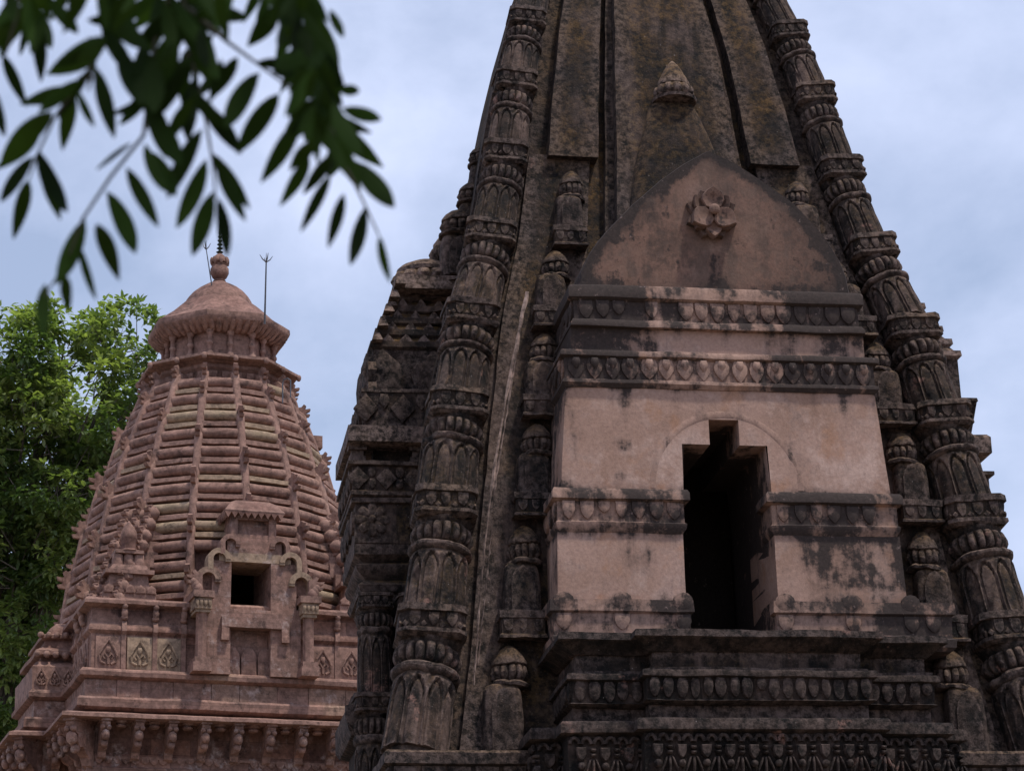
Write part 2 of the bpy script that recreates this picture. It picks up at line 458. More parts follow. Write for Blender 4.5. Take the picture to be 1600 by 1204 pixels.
strip(mb, lambda z: 1.15, lambda z: B(z), B, 0, 13.4, 40, 5)
strip(mb, lambda z: -1.15, lambda z: 1.15, B, 0, 8.9, 10, 3)
strip(mb, lambda z: -B(z), lambda z: B(z), B, 13.4, 24.2, 36, 10)
for s_ in (1, 2, 3):
    strip(mb, lambda z: -B(z) + .02, lambda z: B(z) - .02, B, 0, 24.2, 60, 8, side=s_)
mb.box(-1.0, 1.0, -1.0, 1.0, 24.1, 24.5)
mb.rough(.02, 1.3, 3)
mb.build('spire_wall', M_FACE, dark, 40)

# raised strips on the front of the spire
def panel_part(name, args, mat=M_FACE, amp=.018):
    m_ = MB()
    for a in args: strip(m_, *a)
    m_.rough(amp, 1.4, 5); return m_.build(name, mat, dark, 40)
for side in range(4):
    z0c = 13.9 if side == 0 else 12.0
    panel_part('middle_offset', [(lambda z: -.41 * W(z), lambda z: .41 * W(z), lambda z: B(z) + .16, z0c, 24.0, 34, 6, .5, side),
                                 (lambda z: -.36 * W(z), lambda z: .36 * W(z), lambda z: B(z) + .40, z0c, 24.0, 34, 6, .5, side)])
    for sg in (-1, 1):
        lo, hi = (.46, .755)
        f0 = (lambda z: -hi * W(z)) if sg < 0 else (lambda z: lo * W(z))
        f1 = (lambda z: -lo * W(z)) if sg < 0 else (lambda z: hi * W(z))
        panel_part('hanging_panel', [(f0, f1, lambda z: B(z) + .27, 17.72, 24.0, 24, 4, .4, side)])
        if side == 0:
            g0 = (lambda z: -.86 * W(z)) if sg < 0 else (lambda z: .50 * W(z))
            g1 = (lambda z: -.50 * W(z)) if sg < 0 else (lambda z: .86 * W(z))
            panel_part('turret_backing', [(g0, g1, lambda z: B(z) + .10, 7.6, 17.8, 34, 4, .4, side)], M_DARK)

# the low-relief spire above the gable, with its finial
def half_relief(mb, prof, seg, depth, vfun, hw=1.0):
    n = seg + 1; vs = []; fs = []
    for (r, z) in prof:
        for i in range(n):
            a = math.pi + math.pi * i / seg
            ca, sa = math.cos(a), math.sin(a)
            sq = lambda x: math.copysign(abs(x) ** .7, x)
            vs.append((r * hw * sq(ca), -vfun(z) + .05 + depth * min(1.0, r * 1.6 + .2) * sq(sa), z))
    for j in range(len(prof) - 1):
        for i in range(seg): fs.append((j * n + i, j * n + i + 1, (j + 1) * n + i + 1, (j + 1) * n + i))
    fs.append(tuple(range(n))); fs.append(tuple((len(prof) - 1) * n + i for i in range(n)))
    mb.add(vs, fs)
VC = lambda z: B(z) + .40
mb = MB()
half_relief(mb, [(.98, 15.0), (.93, 16.0), (.84, 16.9), (.72, 17.5), (.56, 18.1), (.42, 18.55), (.36, 18.7)], 14, .26, VC)
mb.rough(.015, 2, 8)
rs = mb.build('relief_spire', M_FACE, dark, 50)
mb = MB()
zf = 18.72; vf = -VC(zf) - .06
def gad(nb, k=.22): return lambda a, z: 1 - k + k * abs(math.cos(a * nb / 2)) ** .6
lathe(mb, [(.36, zf), (.37, zf + .05), (.33, zf + .06)], 24, c=(0.03, vf))
lathe(mb, [(.26, zf + .06), (.33, zf + .12), (.345, zf + .18), (.31, zf + .26), (.25, zf + .29)], 60, gad(12), c=(0.03, vf))
lathe(mb, [(.27, zf + .29), (.26, zf + .36), (.21, zf + .46), (.15, zf + .58), (.09, zf + .68), (.02, zf + .76)], 20, c=(0.03, vf))
mb.build('finial', M_LICH, rs, 50)

# --- corner pillars: shared meshes for the tiers
def arch_h(s, z):
    za, zt = .62, .90
    if z < za: a = .80
    elif z < zt: a = .80 * max(0.0, 1 - ((z - za) / (zt - za)) ** 1.5) ** .62
    else: a = -.25 - (z - zt)
    d = min(a - abs(s), (zt - z) * 1.6 + .02)
    g_ = -.115 * math.exp(-(d / .095) ** 2)
    return g_ + (.012 if d < 0 else -.026 + .018 * max(0, a - abs(s)))
def make_drum(np_=10):
    m_ = MB(); seg = np_ * 14; rows = 26; vs = []; fs = []
    prof = lambda z: .99 - .05 * z - .12 * max(0, z - .86) / .14 * (max(0, z - .86) / .14)
    for j in range(rows + 1):
        z = j / rows
        for i in range(seg):
            a = 2 * math.pi * i / seg
            q = (i / seg * np_) % 1.0
            r = prof(z) + arch_h(2 * q - 1, z)
            vs.append((r * math.cos(a), r * math.sin(a), z))
    for j in range(rows):
        for i in range(seg):
            k = (i + 1) % seg
            fs.append((j * seg + i, j * seg + k, (j + 1) * seg + k, (j + 1) * seg + i))
    fs.append(tuple(range(seg))); fs.append(tuple(rows * seg + i for i in range(seg)))
    m_.add(vs, fs)
    lathe(m_, [(.86, .97), (.98, 1.0), (1.03, 1.03), (1.04, 1.07), (.97, 1.10), (.8, 1.11)], 48)
    m_.rough(.012, 2.2, 2)
    return m_
def make_ring(nb=18):
    m_ = MB(); prof = []
    for i in range(9):
        t = -math.pi / 2 + math.pi * i / 8
        prof.append((.74 + .26 * math.cos(t), .5 + .5 * math.sin(t)))
    lathe(m_, prof, nb * 8, lambda a, z: 1 - (.24 * (1 - abs(math.cos(a * nb / 2)) ** .55)) * max(0, 1 - (2 * z - 1) ** 2) ** .5)
    return m_
def make_block():
    m_ = MB()
    pl = [(-1, -1), (1, -1), (1, 1), (-1, 1)]
    pl = [(-.76, -1), (.76, -1), (1, -.76), (1, .76), (.76, 1), (-.76, 1), (-1, .76), (-1, -.76)]
    band(m_, pl, [(-.7, 1), (.03, 1), (.05, .74), (-.06, .70), (-.07, .12), (.02, .08), (.03, -.06), (-.12, -.2), (-.7, -.2)], True, .4)
    lathe(m_, [(.80, -.72), (.78, -.5), (.83, -.42), (.92, -.2), (.92, -.1)], 40)
    for a in range(4):
        c, s = math.cos(a * math.pi / 2), math.sin(a * math.pi / 2)
        rot = lambda x, y: (c * x - s * y, s * x + c * y)
        p0, p1 = rot(-.80, -.93), rot(.80, -.93)
        petals(m_, p0, p1, .70, .55, 3, .07, 'shield', .62)
        for k in range(4):
            q = rot(-.80 + .533 * k, -.93); t = rot(1, 0); nn = rot(0, -1)
            petal(m_, (q[0], q[1], .36), t + (0,), nn + (0,), .2, .26, .04, 'diamond')
    m_.rough(.02, 1.6, 6)
    return m_
def worn(mb, amp, seed):
    """wear: soft irregularity plus chips knocked off"""
    o = Vector((seed * 3.1, -seed, seed * 1.7))
    for i, p in enumerate(mb.v):
        P = Vector(p); d = noise.noise_vector(P * 1.4 + o) * amp + noise.noise_vector(P * 4.5 + o) * amp * .5
        ch = max(0, noise.noise(P * 2.3 + o * 2) - .38) * .42
        h = Vector((P.x, P.y, 0)); P = P + d - (h.normalized() * ch if h.length > .3 else Vector())
        mb.v[i] = tuple(P)
    return mb
drums = [worn(make_drum(), .022, q).build('fluted_drum', M_DRUM, None, 38) for q in (1, 2, 3, 4)]
beads = [worn(make_ring(n_), .03, q).build('bead_ring', M_DRUM, None, 45) for q, n_ in ((1, 18), (2, 17), (3, 18))]
blocks = [worn(make_block(), .03, q).build('petal_block', M_DARK, None, 38) for q in (1, 2, 3, 4)]
for o in drums + beads + blocks: scene.collection.objects.unlink(o)
def place(me, name, parent, loc, sc, tilt=None, rz=0.0):
    o = bpy.data.objects.new(name, me); scene.collection.objects.link(o); o.parent = parent
    q = Vector((0, 0, 1)).rotation_difference(Vector(tilt)) if tilt else None
    m = (q.to_matrix() if q else Matrix.Identity(3)) @ Matrix.Rotation(rz, 3, 'Z')
    o.matrix_local = Matrix.Translation(loc) @ m.to_4x4() @ Matrix.Diagonal((sc[0], sc[1], sc[2], 1))
    return o
for sx in (-1, 1):
    # an own root mesh for the pillar: the plain shaft running up inside its tiers
    mb = MB(); pts = []; rr = []
    for j in range(60):
        z = 6.2 + (24.2 - 6.2) * j / 59
        ww = WS(z); pts.append((sx * ww, -ww, z)); rr.append((.12 + .09 * ww) * .72)
    tube(mb, pts, rr, 16)
    pil = mb.build('corner_pillar', M_DARK, dark, 50)
    for k in range(len(TIER) - 1):
        z0, z1 = TIER[k], TIER[k + 1]; H = z0 - z1
        def pos(f):
            z = z0 - f * H; return Vector((sx * WS(z) - (.03 if sx > 0 else 0), -WS(z), z))
        ww = W(z0 - .5 * H); s = .125 + .088 * ww
        ax = (pos(.1) - pos(.9)).normalized()
        half = (ax + Vector((0, 0, 1.4))).normalized()
        j = lambda: rnd.uniform(.97, 1.03)
        place(rnd.choice(blocks).data, 'petal_block', pil, pos(.105), (s * .92 * j(), s * .92 * j(), H * .215 * j()), half, rnd.uniform(-.05, .05) + rnd.choice((0, 1, 2, 3)) * math.pi / 2)
        rg = place(rnd.choice(beads).data, 'bead_ring', pil, pos(.355), (s * .96 * j(), s * .96 * j(), H * .165 * j()), ax, rnd.uniform(0, 1))
        last = k == len(TIER) - 2
        place(rnd.choice(drums).data, 'fluted_drum', pil, pos(1.02 if last else .915), (s * .95 * j(), s * .95 * j(), H * (.60 if last else .50)), ax, rnd.uniform(-.08, .08) + math.pi / 10)

# --- turret chains beside the gable
def make_turret_body():
    m_ = MB(); sg = 20; vs = []; fs = []
    rows = [(1.0, 0), (.99, .5), (.95, .8), (.88, .93), (.72, 1.0)]
    n = sg + 1
    for (r, z) in rows:
        for i in range(n):
            a = math.pi + math.pi * i / sg
            sq = lambda x: math.copysign(abs(x) ** .45, x)
            vs.append((r * sq(math.cos(a)), .25 + .8 * r * sq(math.sin(a)), z))
    for j in range(len(rows) - 1):
        for i in range(sg): fs.append((j * n + i, j * n + i + 1, (j + 1) * n + i + 1, (j + 1) * n + i))
    fs.append(tuple(range(n))); fs.append(tuple((len(rows) - 1) * n + i for i in range(n)))
    m_.add(vs, fs)
    petal(m_, (0, -.55, .93), (1, 0, 0), (0, -1, 0), 1.25, .9, .07, 'arch', dome=1.1, inner=.85)
    m_.rough(.03, 1.5, 4); return m_
def make_turret_dome():
    m_ = MB()
    lathe(m_, [(.6, -.02), (1.02, 0), (1.06, .07), (.95, .12), (.6, .13)], 28)
    lathe(m_, [(.62, .12), (.9, .2), (1.0, .32), (.92, .45), (.7, .52)], 72, gad(12, .24))
    lathe(m_, [(.84, .50), (.90, .53), (.88, .60), (.72, .74), (.48, .88), (.2, .97), (.02, 1.0)], 24)
    m_.rough(.03, 1.6, 9); return m_
def make_turret_base():
    m_ = MB()
    band(m_, [(-1, .8), (-1, -.8), (1, -.8), (1, .8)], [(-.6, 1), (.03, 1), (.04, .72), (-.03, .68), (-.04, .16), (.05, .1), (.05, 0), (-.6, 0)], False, .5)
    petals(m_, (-.98, -.77), (.98, -.77), .68, .46, 3, .06, 'shield', .62)
    m_.rough(.025, 1.5, 7); return m_
tbs = [worn(make_turret_body(), .03, q + 5).build('turret_body', M_DARK) for q in (1, 2, 3)]
tds = [worn(make_turret_dome(), .045, q + 9).build('turret_dome', M_DARK, None, 45) for q in (1, 2, 3, 4)]
tbases = [worn(make_turret_base(), .03, q + 13).build('turret_base', M_DARK) for q in (1, 2, 3)]
for o in tbs + tds + tbases: scene.collection.objects.unlink(o)
for sx in (-1, 1):
    for k in range(5, 11):
        z0, z1 = TIER[k], TIER[k + 1]; H = z0 - z1
        fu = ((.68, .73, .785, .785, .765, .75) if sx > 0 else (.595, .642, .66, .668, .695, .722))[k - 5]
        def pos(f, dv=0.0):
            z = z0 - f * H; return Vector((sx * fu * W(z), -(B(z) + .10 + dv), z))
        hw = .09 + .05 * W(z1)
        if k == 5: top = .28
        t = empty('wall_turret', pos(1.0), 0, parent=dark)
        inv = -pos(1.0)
        place(rnd.choice(tbs).data, 'turret_body', t, inv + pos(1.0 if k == 10 else .90), (hw * .93, .30, H * (.52 if k == 10 else .42)))
        place(rnd.choice(tds).data, 'turret_dome', t, inv + pos(.49, .04), (hw * .88, hw * .82, H * .335), None, rnd.uniform(0, .5))
        if k < 10: place(rnd.choice(tbases).data, 'turret_base', t, inv + pos(1.11, .02), (hw * 1.08, .36, H * .215))

# lime wash running down the recess beside the left pillar
mb = MB()
for (x0, x1, ph, wk, t0, t1) in ((824, 741, 0.0, 1.0, 0, 1), (818, 768, 2.0, .6, .05, .55), (770, 747, 4.0, .6, .58, .95)):
    pts = []
    for j in range(70):
        t = t0 + (t1 - t0) * j / 69; y = 455 + 615 * t; q = j / 69
        x = x0 + (x1 - x0) * q - (14 * math.sin(math.pi * q) if wk == 1 else 0) + 1.6 * noise.noise(Vector((j * .35, ph, 0)))
        wd = wk * max(0.004, .028 + .05 * noise.noise(Vector((j * .22, ph, 3))) + (.025 if t < .5 else 0))
        z = 10
        for _ in range(4):
            u, z = DK.px(x, y, -(B(z)) - .115)
        pts.append((u, -(B(z)) - .115, z, wd))
    vs = []
    for (u, v, z, wd) in pts: vs += [(u - wd / 2, v + .02, z), (u, v - .006, z), (u + wd / 2, v + .02, z)]
    fs = []
    for j in range(len(pts) - 1):
        for i in (0, 1): fs.append((3 * j + i, 3 * j + i + 1, 3 * j + 4 + i, 3 * j + 3 + i))
    mb.add(vs, fs)
mb.build('lime_streak', M_STREAK, dark)

def drips(u, d, ln, sc=2.6, seed=0.0):
    """mould that has run down from a ledge d metres above"""
    a = noise.noise(Vector((u * sc, seed, 0))) + .6 * noise.noise(Vector((u * sc * 3.1, seed, 4)))
    return max(0, a - .02) * 1.15 * max(0, 1 - d / (ln * (.5 + max(0, a) * 1.3)))
# --- the gabled front (sukanasa)
gable = empty('gabled_front', (0, -4.98, 9), parent=dark)
def gp(mbx, name, mat, smooth=35, amp=.014, bevel=0.0):
    mbx.rough(amp, 1.6, rnd.uniform(0, 9))
    mbx.v = [(x, y + 4.98, z - 9) for x, y, z in mbx.v]
    return mbx.build(name, mat, gable, smooth, bevel)
VF = -4.98
# pediment
ol = [(907, 446), (911, 422), (921, 399), (936, 377), (954, 356), (990, 319), (1034, 281), (1070, 256), (1107, 236),
      (1150, 256), (1195, 286), (1240, 318), (1280, 361), (1298, 386), (1311, 408), (1320, 430), (1326, 452)]
zb = 14.64
line = [DK.px(x, y, VF) for x, y in ol]
line[0] = (line[0][0], zb); line[-1] = (line[-1][0], zb)
# resample
def resample(pts, n):
    P = [Vector(p) for p in pts]; ls = [0]
    for a, b_ in zip(P, P[1:]): ls.append(ls[-1] + (b_ - a).length)
    o = []
    for i in range(n + 1):
        d = ls[-1] * i / n; j = 0
        while j < len(P) - 2 and ls[j + 1] < d: j += 1
        o.append(P[j].lerp(P[j + 1], (d - ls[j]) / max(1e-9, ls[j + 1] - ls[j])))
    return o
top = resample(line, 110); bot = resample([(line[-1]), (line[0])], 30)
outl = top + bot[1:-1]
mb = MB(); ctr = Vector((-.05, 15.35)); n = len(outl)
rings = [1, .965, .92, .86, .78, .66, .52, .36, .18]
vs = []; tn = []
def edge_tone(p, k):
    d = min((p - Vector(q)).length for q in top)
    st = max(0, 1 - d / .20) * .75 + max(0, 1 - d / .5) * .16
    st += max(0, .30 - abs(p.y - zb)) * 1.0
    if p.x > .55: st += .22 * min(1, (p.x - .55) / .6)
    st += .34 * max(0, 1 - ((p.x + .62) ** 2 + (p.y - 15.35) ** 2) / .14)
    if abs(p.x) < .27 and p.y < 15.65: st += .30
    st += drips(p.x, d, .7, 2.0, 12.0) * .55
    return st + .08
for r in rings:
    for p in outl:
        q = ctr.lerp(p, r); vs.append((q.x, VF, q.y)); tn.append(edge_tone(q, r))
vs.append((ctr.x, VF, ctr.y)); tn.append(0)
fs = []
for j in range(len(rings) - 1):
    for i in range(n): fs.append((j * n + i, j * n + (i + 1) % n, (j + 1) * n + (i + 1) % n, (j + 1) * n + i))
j = len(rings) - 1
for i in range(n): fs.append((j * n + i, j * n + (i + 1) % n, len(vs) - 1))
o0 = len(vs)
for dv, sc in ((.0, 1.0), (.04, 1.012), (.3, 1.012), (2.5, 1.012)):
    for p in outl:
        q = ctr.lerp(p, sc); vs.append((q.x, VF + dv, max(q.y, zb - .0))); tn.append(.75)
for j in range(3):
    for i in range(n): fs.append((o0 + j * n + i, o0 + j * n + (i + 1) % n, o0 + (j + 1) * n + (i + 1) % n, o0 + (j + 1) * n + i))
mb.add(vs, fs, tn)
ped = gp(mb, 'pediment', M_GABLE, 40, .006)
# flower
mb = MB()
def fpetal(ang, r0, r1, wd, lift, tone):
    # a pointed petal, cupped; root at r0, tip at r1
    d = Vector((math.sin(ang), 0, math.cos(ang))); t = Vector((math.cos(ang), 0, -math.sin(ang))); nn = Vector((0, -1, 0))
    S = [(0, .0), (.34, .10), (.5, .40), (.47, .60), (.27, .82), (0, 1.0), (-.27, .82), (-.47, .60), (-.5, .40), (-.34, .10)]
    c0 = Vector((-.02, VF, 15.86))
    rows = []
    for sc, o_ in ((1.0, -.06), (1.0, .055), (.93, .075), (.5, .06)):
        rows.append([c0 + d * (r0 + (r1 - r0) * (.5 + (y - .5) * sc)) + t * (x * wd * sc) + nn * (lift + o_ + .05 * y) for x, y in S])
    m_ = len(S); v_ = [p for r in rows for p in r] + [c0 + d * (r0 + (r1 - r0) * .5) + nn * (lift + .05)]
    f_ = []
    for j in range(3):
        for i in range(m_): f_.append((j * m_ + i, j * m_ + (i + 1) % m_, (j + 1) * m_ + (i + 1) % m_, (j + 1) * m_ + i))
    for i in range(m_): f_.append((3 * m_ + i, 3 * m_ + (i + 1) % m_, 4 * m_))
    mb.add(v_, f_, tone)
for i in range(8): fpetal(R(22.5 + 45 * i), .08, .41, .25, .0, .5)
for i in range(4): fpetal(R(45 + 90 * i), .06, .38, .27, .07, .42)
for a in (0, 122, 238): fpetal(R(a), .03, .39, .35, .15, .20)
fpetal(R(180), .12, .42, .25, .10, .16)
ball(mb, (-.02, VF - .28, 15.86), .085, 1, .8, 1, 0, 12, 8)
gp(mb, 'carved_flower', M_GABLE, 18, .003)

def uplan(h, v, back=-3.3): return [(-h, back), (-h, v), (h, v), (h, back)]
# upper frieze, plain band and lotus frieze
mb = MB()
band(mb, uplan(2.16, VF), [(-.4, 14.66), (.07, 14.66), (.10, 14.62), (.10, 14.46), (.05, 14.43), (.02, 14.42), (.02, 14.13), (.05, 14.12), (.09, 14.05), (.09, 14.00), (-.4, 13.98)], False, .25)
petals(mb, (-2.14, VF), (2.14, VF), 14.42, .29, 17, .05, 'shield', .84, .02)
petals(mb, (-2.18, -3.4), (-2.18, VF), 14.42, .29, 6, .05, 'shield', .84)
mb.t = [(.42 if abs(p[0] - .05) < 1.05 else .9) for p in mb.v]
gp(mb, 'petal_frieze', M_PLAS, 40, .016)
mb = MB()
def gridwall(mb, u0, u1, z0, z1, v, tone, tap0=0.0, tap1=0.0, cell=.09, dep=1.4, sides=True):
    """front face with a fine grid (mould map); u0/u1 are at z1, moved by tap0/tap1 at z0; sides run back by dep"""
    nu, nz_ = max(2, int((u1 - u0) / cell)), max(2, int((z1 - z0) / cell)); vs = []; fs = []; tn = []
    for j in range(nz_ + 1):
        t = j / nz_; z = z0 + (z1 - z0) * t; a = u0 + tap0 * (1 - t); b_ = u1 + tap1 * (1 - t)
        for i in range(nu + 1):
            u = a + (b_ - a) * i / nu; vs.append((u, v, z)); tn.append(tone(u, z))
    for j in range(nz_):
        for i in range(nu): fs.append((j * (nu + 1) + i, j * (nu + 1) + i + 1, (j + 1) * (nu + 1) + i + 1, (j + 1) * (nu + 1) + i))
    k = len(vs)
    if sides:
        for s_ in (0, nu):
            b0 = len(vs)
            for j in range(nz_ + 1):
                p = vs[j * (nu + 1) + s_]; vs.append((p[0], p[1] + dep, p[2])); tn.append(tn[j * (nu + 1) + s_])
            for j in range(nz_): fs.append((j * (nu + 1) + s_, (j + 1) * (nu + 1) + s_, b0 + j + 1, b0 + j))
        for r_ in (0, nz_):
            b0 = len(vs)
            for i in range(nu + 1):
                p = vs[r_ * (nu + 1) + i]; vs.append((p[0], p[1] + dep, p[2])); tn.append(tn[r_ * (nu + 1) + i])
            for i in range(nu): fs.append((r_ * (nu + 1) + i, r_ * (nu + 1) + i + 1, b0 + i + 1, b0 + i))
    mb.add(vs, fs, tn)
gridwall(mb, -2.24, 2.24, 13.58, 14.02, VF + .01, lambda u, z: (.50 if u < -.9 else -.12 if u < .75 else .22) + max(0, abs(u) - 1.3) * .40 + max(0, z - 13.95) * 3.0 + drips(u, 14.02 - z, .5, 2.6, 5.0) * .6)
gp(mb, 'plain_band', M_PLAS, 40, .008)
mb = MB()
band(mb, uplan(2.33, VF), [(-.4, 13.63), (.07, 13.63), (.09, 13.60), (.09, 13.54), (.04, 13.52), (.02, 13.51), (.02, 13.20), (.06, 13.18), (.07, 13.13), (.02, 13.07), (-.4, 13.07)], False, .25, .0)
mb.t = [.75 if abs(p[0] + .1) > 1.15 else .28 + .42 * (abs(p[0] + .1) / 1.15) ** 2 for p in mb.v]
fz = gp(mb, 'lotus_frieze', M_PLAS, 40, .014)
mb = MB()
petals(mb, (-2.33, VF), (2.33, VF), 13.51, .33, 17, .045, 'lotus', .9, .02, True)
petals(mb, (-2.35, -3.4), (-2.35, VF), 13.51, .33, 6, .045, 'lotus', .9, 0, True)
for i_ in range(len(mb.v)):
    u = mb.v[i_][0]; mb.t[i_] = .62 if abs(u + .1) > 1.15 else .16 + .42 * (abs(u + .1) / 1.15) ** 2
mb.v = [(x, y + 4.98 - fz.location.y, z - 9) for x, y, z in mb.v]
mb.build('lotus_petals', M_PLAS, fz, 30)

# the pink wall round the doorway
def wall_tone(u, z):
    e = 0.0
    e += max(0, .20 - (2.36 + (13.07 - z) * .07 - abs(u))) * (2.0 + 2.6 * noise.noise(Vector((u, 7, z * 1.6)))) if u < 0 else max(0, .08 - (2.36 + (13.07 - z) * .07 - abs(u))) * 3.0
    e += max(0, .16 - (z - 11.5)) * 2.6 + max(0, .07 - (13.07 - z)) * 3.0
    e += .40 * max(0, 1 - ((u + 1.55) ** 2 / .05 + (z - 12.2) ** 2 / .018)) + .36 * max(0, 1 - ((u + 1.6) ** 2 / .03 + (z - 11.74) ** 2 / .02))
    e += .22 * max(0, 1 - ((u - 2.2) ** 2 / .06 + (z - 11.7) ** 2 / .06))
    d = math.hypot(u, z - 11.62); e += .09 if abs(d - 1.13) < .05 else 0
    e += drips(u, 13.07 - z, .55, 2.4, 3.0) * .8
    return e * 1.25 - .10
ZN = 12.62; ZL = 12.23
mb = MB()
def lin(a, b_, n): return [a + (b_ - a) * i / n for i in range(n)]
us = lin(-2.345, -.62, 20) + lin(-.62, -.225, 5) + lin(-.225, .225, 5) + lin(.225, .62, 5) + lin(.62, 2.345, 20) + [2.345]
zs = lin(11.5, ZL, 9) + lin(ZL, ZN, 5) + lin(ZN, 13.075, 6) + [13.075]
vs = []; tn = []
for z in zs:
    t = 1 - (z - 11.5) / 1.575
    for u in us:
        uu = u + math.copysign(.04 + .085 * (abs(u) - .62) / 1.725 if abs(u) > .61 else 0, u) * t
        vs.append((uu, VF, z)); tn.append(wall_tone(uu, z))
nu = len(us); fs = []
for j in range(len(zs) - 1):
    for i in range(nu - 1):
        um, zm = (us[i] + us[i + 1]) / 2, (zs[j] + zs[j + 1]) / 2
        if (abs(um) < .62 and zm < ZL) or (abs(um) < .225 and zm < ZN): continue
        fs.append((j * nu + i, j * nu + i + 1, (j + 1) * nu + i + 1, (j + 1) * nu + i))
for i in (0, nu - 1):
    b0 = len(vs)
    for j in range(len(zs)): q = vs[j * nu + i]; vs.append((q[0], q[1] + 1.5, q[2])); tn.append(.6)
    for j in range(len(zs) - 1): fs.append((j * nu + i, (j + 1) * nu + i, b0 + j + 1, b0 + j))
mb.add(vs, fs, tn)
gp(mb, 'plaster_wall', M_PLAS, 30, .004)
# lower frieze each side of the doorway
for sg in (-1, 1):
    mb = MB()
    pln = [(-2.5, -3.4), (-2.5, VF), (-.70, VF), (-.70, -4.45)]
    if sg > 0: pln = [(.66, -4.45), (.66, VF), (2.5, VF), (2.5, -3.4)]
    band(mb, pln, [(-.22, 11.51), (.08, 11.51), (.11, 11.46), (.11, 11.35), (.06, 11.33), (.03, 11.32), (.03, 11.03), (.06, 11.01), (.05, 10.94), (.0, 10.87), (-.22, 10.87)], False, .25, .30)
    a, b_ = (pln[1], pln[2])
    petals(mb, a, b_, 11.32, .27, 7, .05, 'shield', .74, .03)
    if sg < 0: petals(mb, pln[0], pln[1], 11.32, .27, 5, .05, 'shield', .74, .03)
    mb.t = [(.62 if p[2] > 11.33 else .44) + .25 * noise.noise(Vector(p) * 1.3) for p in mb.v]
    gp(mb, 'shield_frieze', M_PLAS, 40, .012)
# lower blocks
def lo_tone(u, z):
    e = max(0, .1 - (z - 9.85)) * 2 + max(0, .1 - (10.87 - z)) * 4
    if u > 0:
        e += .62 * min(1, max(0, u - .85) / .5) * (1 if z > 10.05 else .55)
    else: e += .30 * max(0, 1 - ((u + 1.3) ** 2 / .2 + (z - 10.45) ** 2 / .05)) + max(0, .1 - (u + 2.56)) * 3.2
    e += drips(u, 10.87 - z, .7, 2.2, 9.0) * .9
    return e - .08
mb = MB()
gridwall(mb, -2.54, -.70, 9.85, 10.875, VF, lo_tone, -.03, -.0)
gp(mb, 'lower_wall', M_PLAS, 30, .006)
mb = MB()
gridwall(mb, .66, 2.56, 9.85, 10.875, VF, lo_tone, .0, .03)
gp(mb, 'lower_wall', M_PLAS, 30, .006)
# the faint arch of newer plaster round the doorway
mb = MB(); n_ = 40; vs = []; tn = []; fs = []
for i in range(n_ + 1):
    a = math.pi * i / n_
    for q, (r, o_) in enumerate(((1.17, .004), (1.15, -.003), (1.11, -.004), (1.075, -.003), (1.06, .004))):
        vs.append((r * math.cos(a), VF + o_, 11.55 + r * 1.03 * math.sin(a))); tn.append(.16)
for i in range(n_):
    for q in range(4): fs.append((5 * i + q, 5 * i + q + 1, 5 * i + 6 + q, 5 * i + 5 + q))
mb.add(vs, fs, tn); gp(mb, 'arch_moulding', M_PLAS, 60, .003)
for sg in (-1, 1):
    mb = MB()
    pln = [(-2.62, -3.6), (-2.62, VF), (-.68, VF), (-.68, -4.85)] if sg < 0 else [(.64, -4.85), (.64, VF), (3.2, VF), (3.2, -3.8)]
    band(mb, pln, [(-.22, 9.87), (.07, 9.87), (.08, 9.70), (.03, 9.67), (.02, 9.36), (.07, 9.33), (.06, 9.22), (.0, 9.16), (-.22, 9.16)], False, .25)
    xs = (-2.5, -1.66, -.76) if sg < 0 else (.74, 1.75, 2.62, 2.95)
    for x in xs:
        petal(mb, (x, VF - .02, 9.67), (1, 0, 0), (0, -1, 0), .22, .24, .04, 'shield')
        if x < 2.9: petal(mb, (x, VF - .05, 9.98), (1, 0, 0), (0, -1, 0), .30, .26, .035, 'round', dome=1.1)
    mb.t = [.46 + .3 * noise.noise(Vector(p) * 1.5) + (.4 if p[0] > 2.3 else .0) for p in mb.v]
    gp(mb, 'base_course', M_PLAS, 40, .012)
# inside of the doorway: jambs, stepped ceiling, and a closed room behind, painted dark
mb = MB()
arch = [(-.70, 8.9), (-.70, 10.9), (-.66, 11.5), (-.62, ZL), (-.225, ZL), (-.225, ZN), (.225, ZN), (.225, ZL), (.62, ZL), (.66, 11.5), (.66, 10.9), (.66, 8.9)]
ys = [VF + .004, -4.5, -3.8, -2.6]
vs = [(u, y, z) for y in ys for u, z in arch]; m_ = len(arch); fs = []
for j in range(len(ys) - 1):
    for i in range(m_): fs.append((j * m_ + i, j * m_ + (i + 1) % m_, (j + 1) * m_ + (i + 1) % m_, (j + 1) * m_ + i))
mb.add(vs, fs, [(.12, .55, .9, 1.0)[i // m_] for i in range(len(vs))])  # tone rises with depth: the passage's shade is painted into the plaster
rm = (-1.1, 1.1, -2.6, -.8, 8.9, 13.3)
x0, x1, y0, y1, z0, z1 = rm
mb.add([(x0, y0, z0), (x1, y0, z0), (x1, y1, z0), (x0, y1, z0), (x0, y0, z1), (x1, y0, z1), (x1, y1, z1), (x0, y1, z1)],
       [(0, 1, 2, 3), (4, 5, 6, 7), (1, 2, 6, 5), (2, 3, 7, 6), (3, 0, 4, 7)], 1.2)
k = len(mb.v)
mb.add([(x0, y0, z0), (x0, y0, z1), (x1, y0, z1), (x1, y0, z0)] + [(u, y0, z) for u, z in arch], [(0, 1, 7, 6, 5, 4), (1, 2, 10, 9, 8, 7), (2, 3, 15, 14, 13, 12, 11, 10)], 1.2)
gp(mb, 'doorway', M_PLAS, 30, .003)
mb = MB(); mb.box(-2.2, 2.2, -4.9, -3.2, 13.1, 14.6); gp(mb, 'wall_core', M_DARK, 0, 0)

